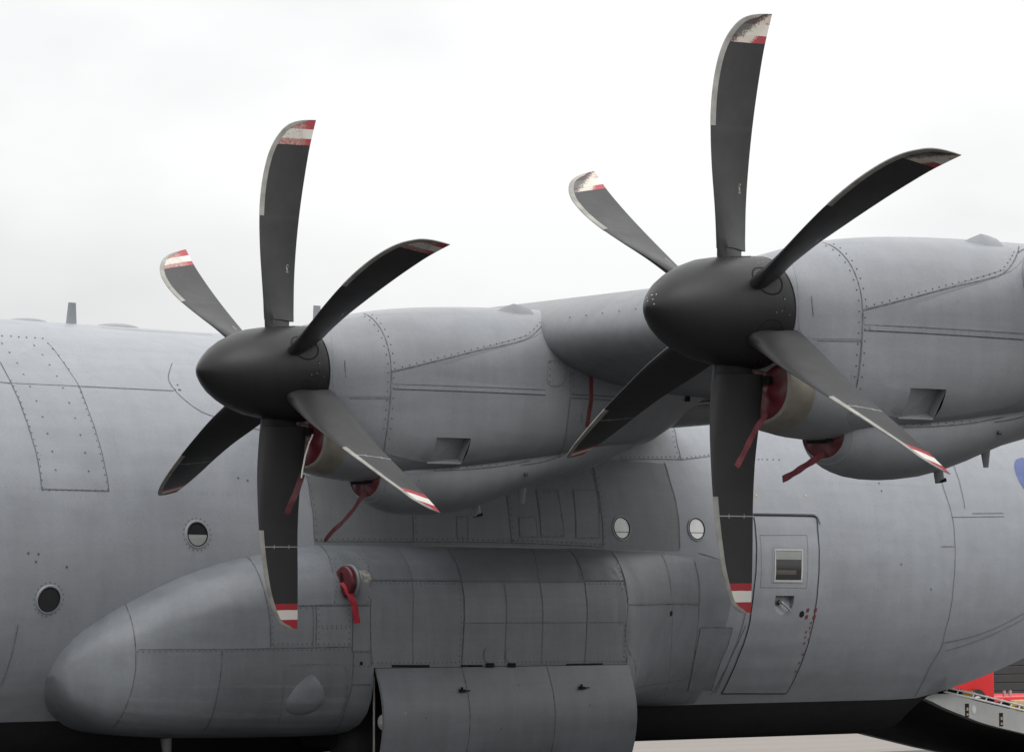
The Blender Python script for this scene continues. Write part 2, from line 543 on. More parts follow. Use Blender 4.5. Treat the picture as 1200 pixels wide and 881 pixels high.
ys = [-20.2, -18, -15, -13, -11, -10, -9, -8, -7, -6, -5, -4, -3, -2, -1, 0, 2, 5, 8, 11, 15, 20.2]
v, f = loft([wing_ring(y) for y in ys])
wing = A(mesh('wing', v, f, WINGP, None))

# ---- engines: both are the same model, the outer one 5.23 m further out and 0.1 m higher
ENG = {2: Vector((0, -4.95, 3.84)), 1: Vector((0.0035, -10.1838, 3.9405))}
TILT = -0.0146
def sect(x, top, bot, w, pt, pb, n=40, zm=0.0, wb=None):
    """closed section: super-ellipse above zm and below zm"""
    out = []
    for k in range(n):
        t = 2 * PI * k / n
        c, s = math.cos(t), math.sin(t)
        if s >= 0:
            e = 2 / pt; out.append((x, w * math.copysign(abs(c)**e, c), zm + (top - zm) * abs(s)**e))
        else:
            e = 2 / pb; out.append((x, (w if wb is None else w) * math.copysign(abs(c)**e, c), zm + (bot - zm) * abs(s)**e))
    return out
C_TOP = [(.165, .392), (.3, .425), (.5, .475), (.8, .535), (1.1, .575), (1.5, .605), (2.0, .625), (2.7, .635), (3.4, .63), (4.2, .5), (5.0, .2), (5.6, .05)]
C_BOT = [(.165, -.392), (.2, -.46), (.3, -.60), (.42, -.74), (.55, -.805), (.68, -.825), (.8, -.830), (1.2, -.805), (1.7, -.775), (2.0, -.74), (2.5, -.68), (3.0, -.60), (3.4, -.56), (3.84, -.50), (4.1, -.36), (4.6, -.14), (5.0, -.06), (5.6, -.02)]
C_WID = [(.165, .392), (.3, .42), (.5, .465), (.8, .515), (1.2, .552), (1.7, .57), (2.5, .575), (3.4, .55), (4.2, .42), (5.0, .24), (5.6, .05)]
C_PB = [(.165, 2.0), (.3, 2.4), (.5, 2.9), (.8, 3.2), (1.2, 3.5), (2.5, 3.5), (3.2, 2.9), (3.8, 2.3), (5.6, 2.0)]
def cowl_ring(x):
    return sect(x, interp(C_TOP, x), interp(C_BOT, x), interp(C_WID, x), 2.0 + .25 * min(1, max(0, x - .3)), interp(C_PB, x), n=64)
CX = [.165, .2, .3, .4, .5, .6, .7, .8, .95, 1.1, 1.25, 1.4, 1.6, 1.8, 2.0, 2.25, 2.5, 2.75, 3, 3.2, 3.4, 3.6, 3.84, 4.0, 4.2, 4.6, 5, 5.3, 5.6]
# inlet duct under the spinner (zm is the height of its widest line)
D_BOT = [(.16, -.765), (.22, -.79), (.4, -.83), (.55, -.852), (.8, -.865), (1.0, -.85), (1.2, -.79), (1.4, -.68)]
D_WID = [(.16, .315), (.25, .355), (.4, .395), (.6, .42), (.8, .425), (1.0, .40), (1.2, .33), (1.4, .25)]
D_TOP = [(.16, -.27), (.6, -.2), (1.9, -.2)]
def duct_ring(x):
    return sect(x, interp(D_TOP, x), interp(D_BOT, x), interp(D_WID, x), 2.3, 2.3, n=48, zm=-.48)
DX = [.28, .35, .45, .55, .65, .8, .9, 1.0, 1.1, 1.2, 1.4]
# oil cooler scoop further back and lower
S_BOT = [(.80, -1.00), (.86, -1.045), (1.0, -1.10), (1.12, -1.125), (1.3, -1.137), (1.5, -1.13), (1.7, -1.11), (1.95, -1.06), (2.15, -1.00), (2.35, -.935), (2.6, -.865), (2.9, -.81), (3.2, -.73), (3.5, -.62), (3.84, -.50)]
S_WID = [(.80, .215), (.88, .27), (1.0, .32), (1.2, .35), (1.5, .375), (2.0, .39), (2.6, .375), (3.2, .32), (3.84, .2)]
S_ZM = [(.80, -.81), (1.1, -.80), (1.5, -.78), (2.0, -.73), (2.5, -.66), (3.0, -.57), (3.84, -.40)]
def scoop_ring(x):
    zm = interp(S_ZM, x)
    return sect(x, zm + .13, interp(S_BOT, x), interp(S_WID, x), 2.0, 2.15, n=48, zm=zm)
SX = [.84, .88, .94, 1.0, 1.08, 1.2, 1.35, 1.5, 1.7, 1.9, 2.1, 2.3, 2.5, 2.75, 3.0, 3.25, 3.5, 3.84]
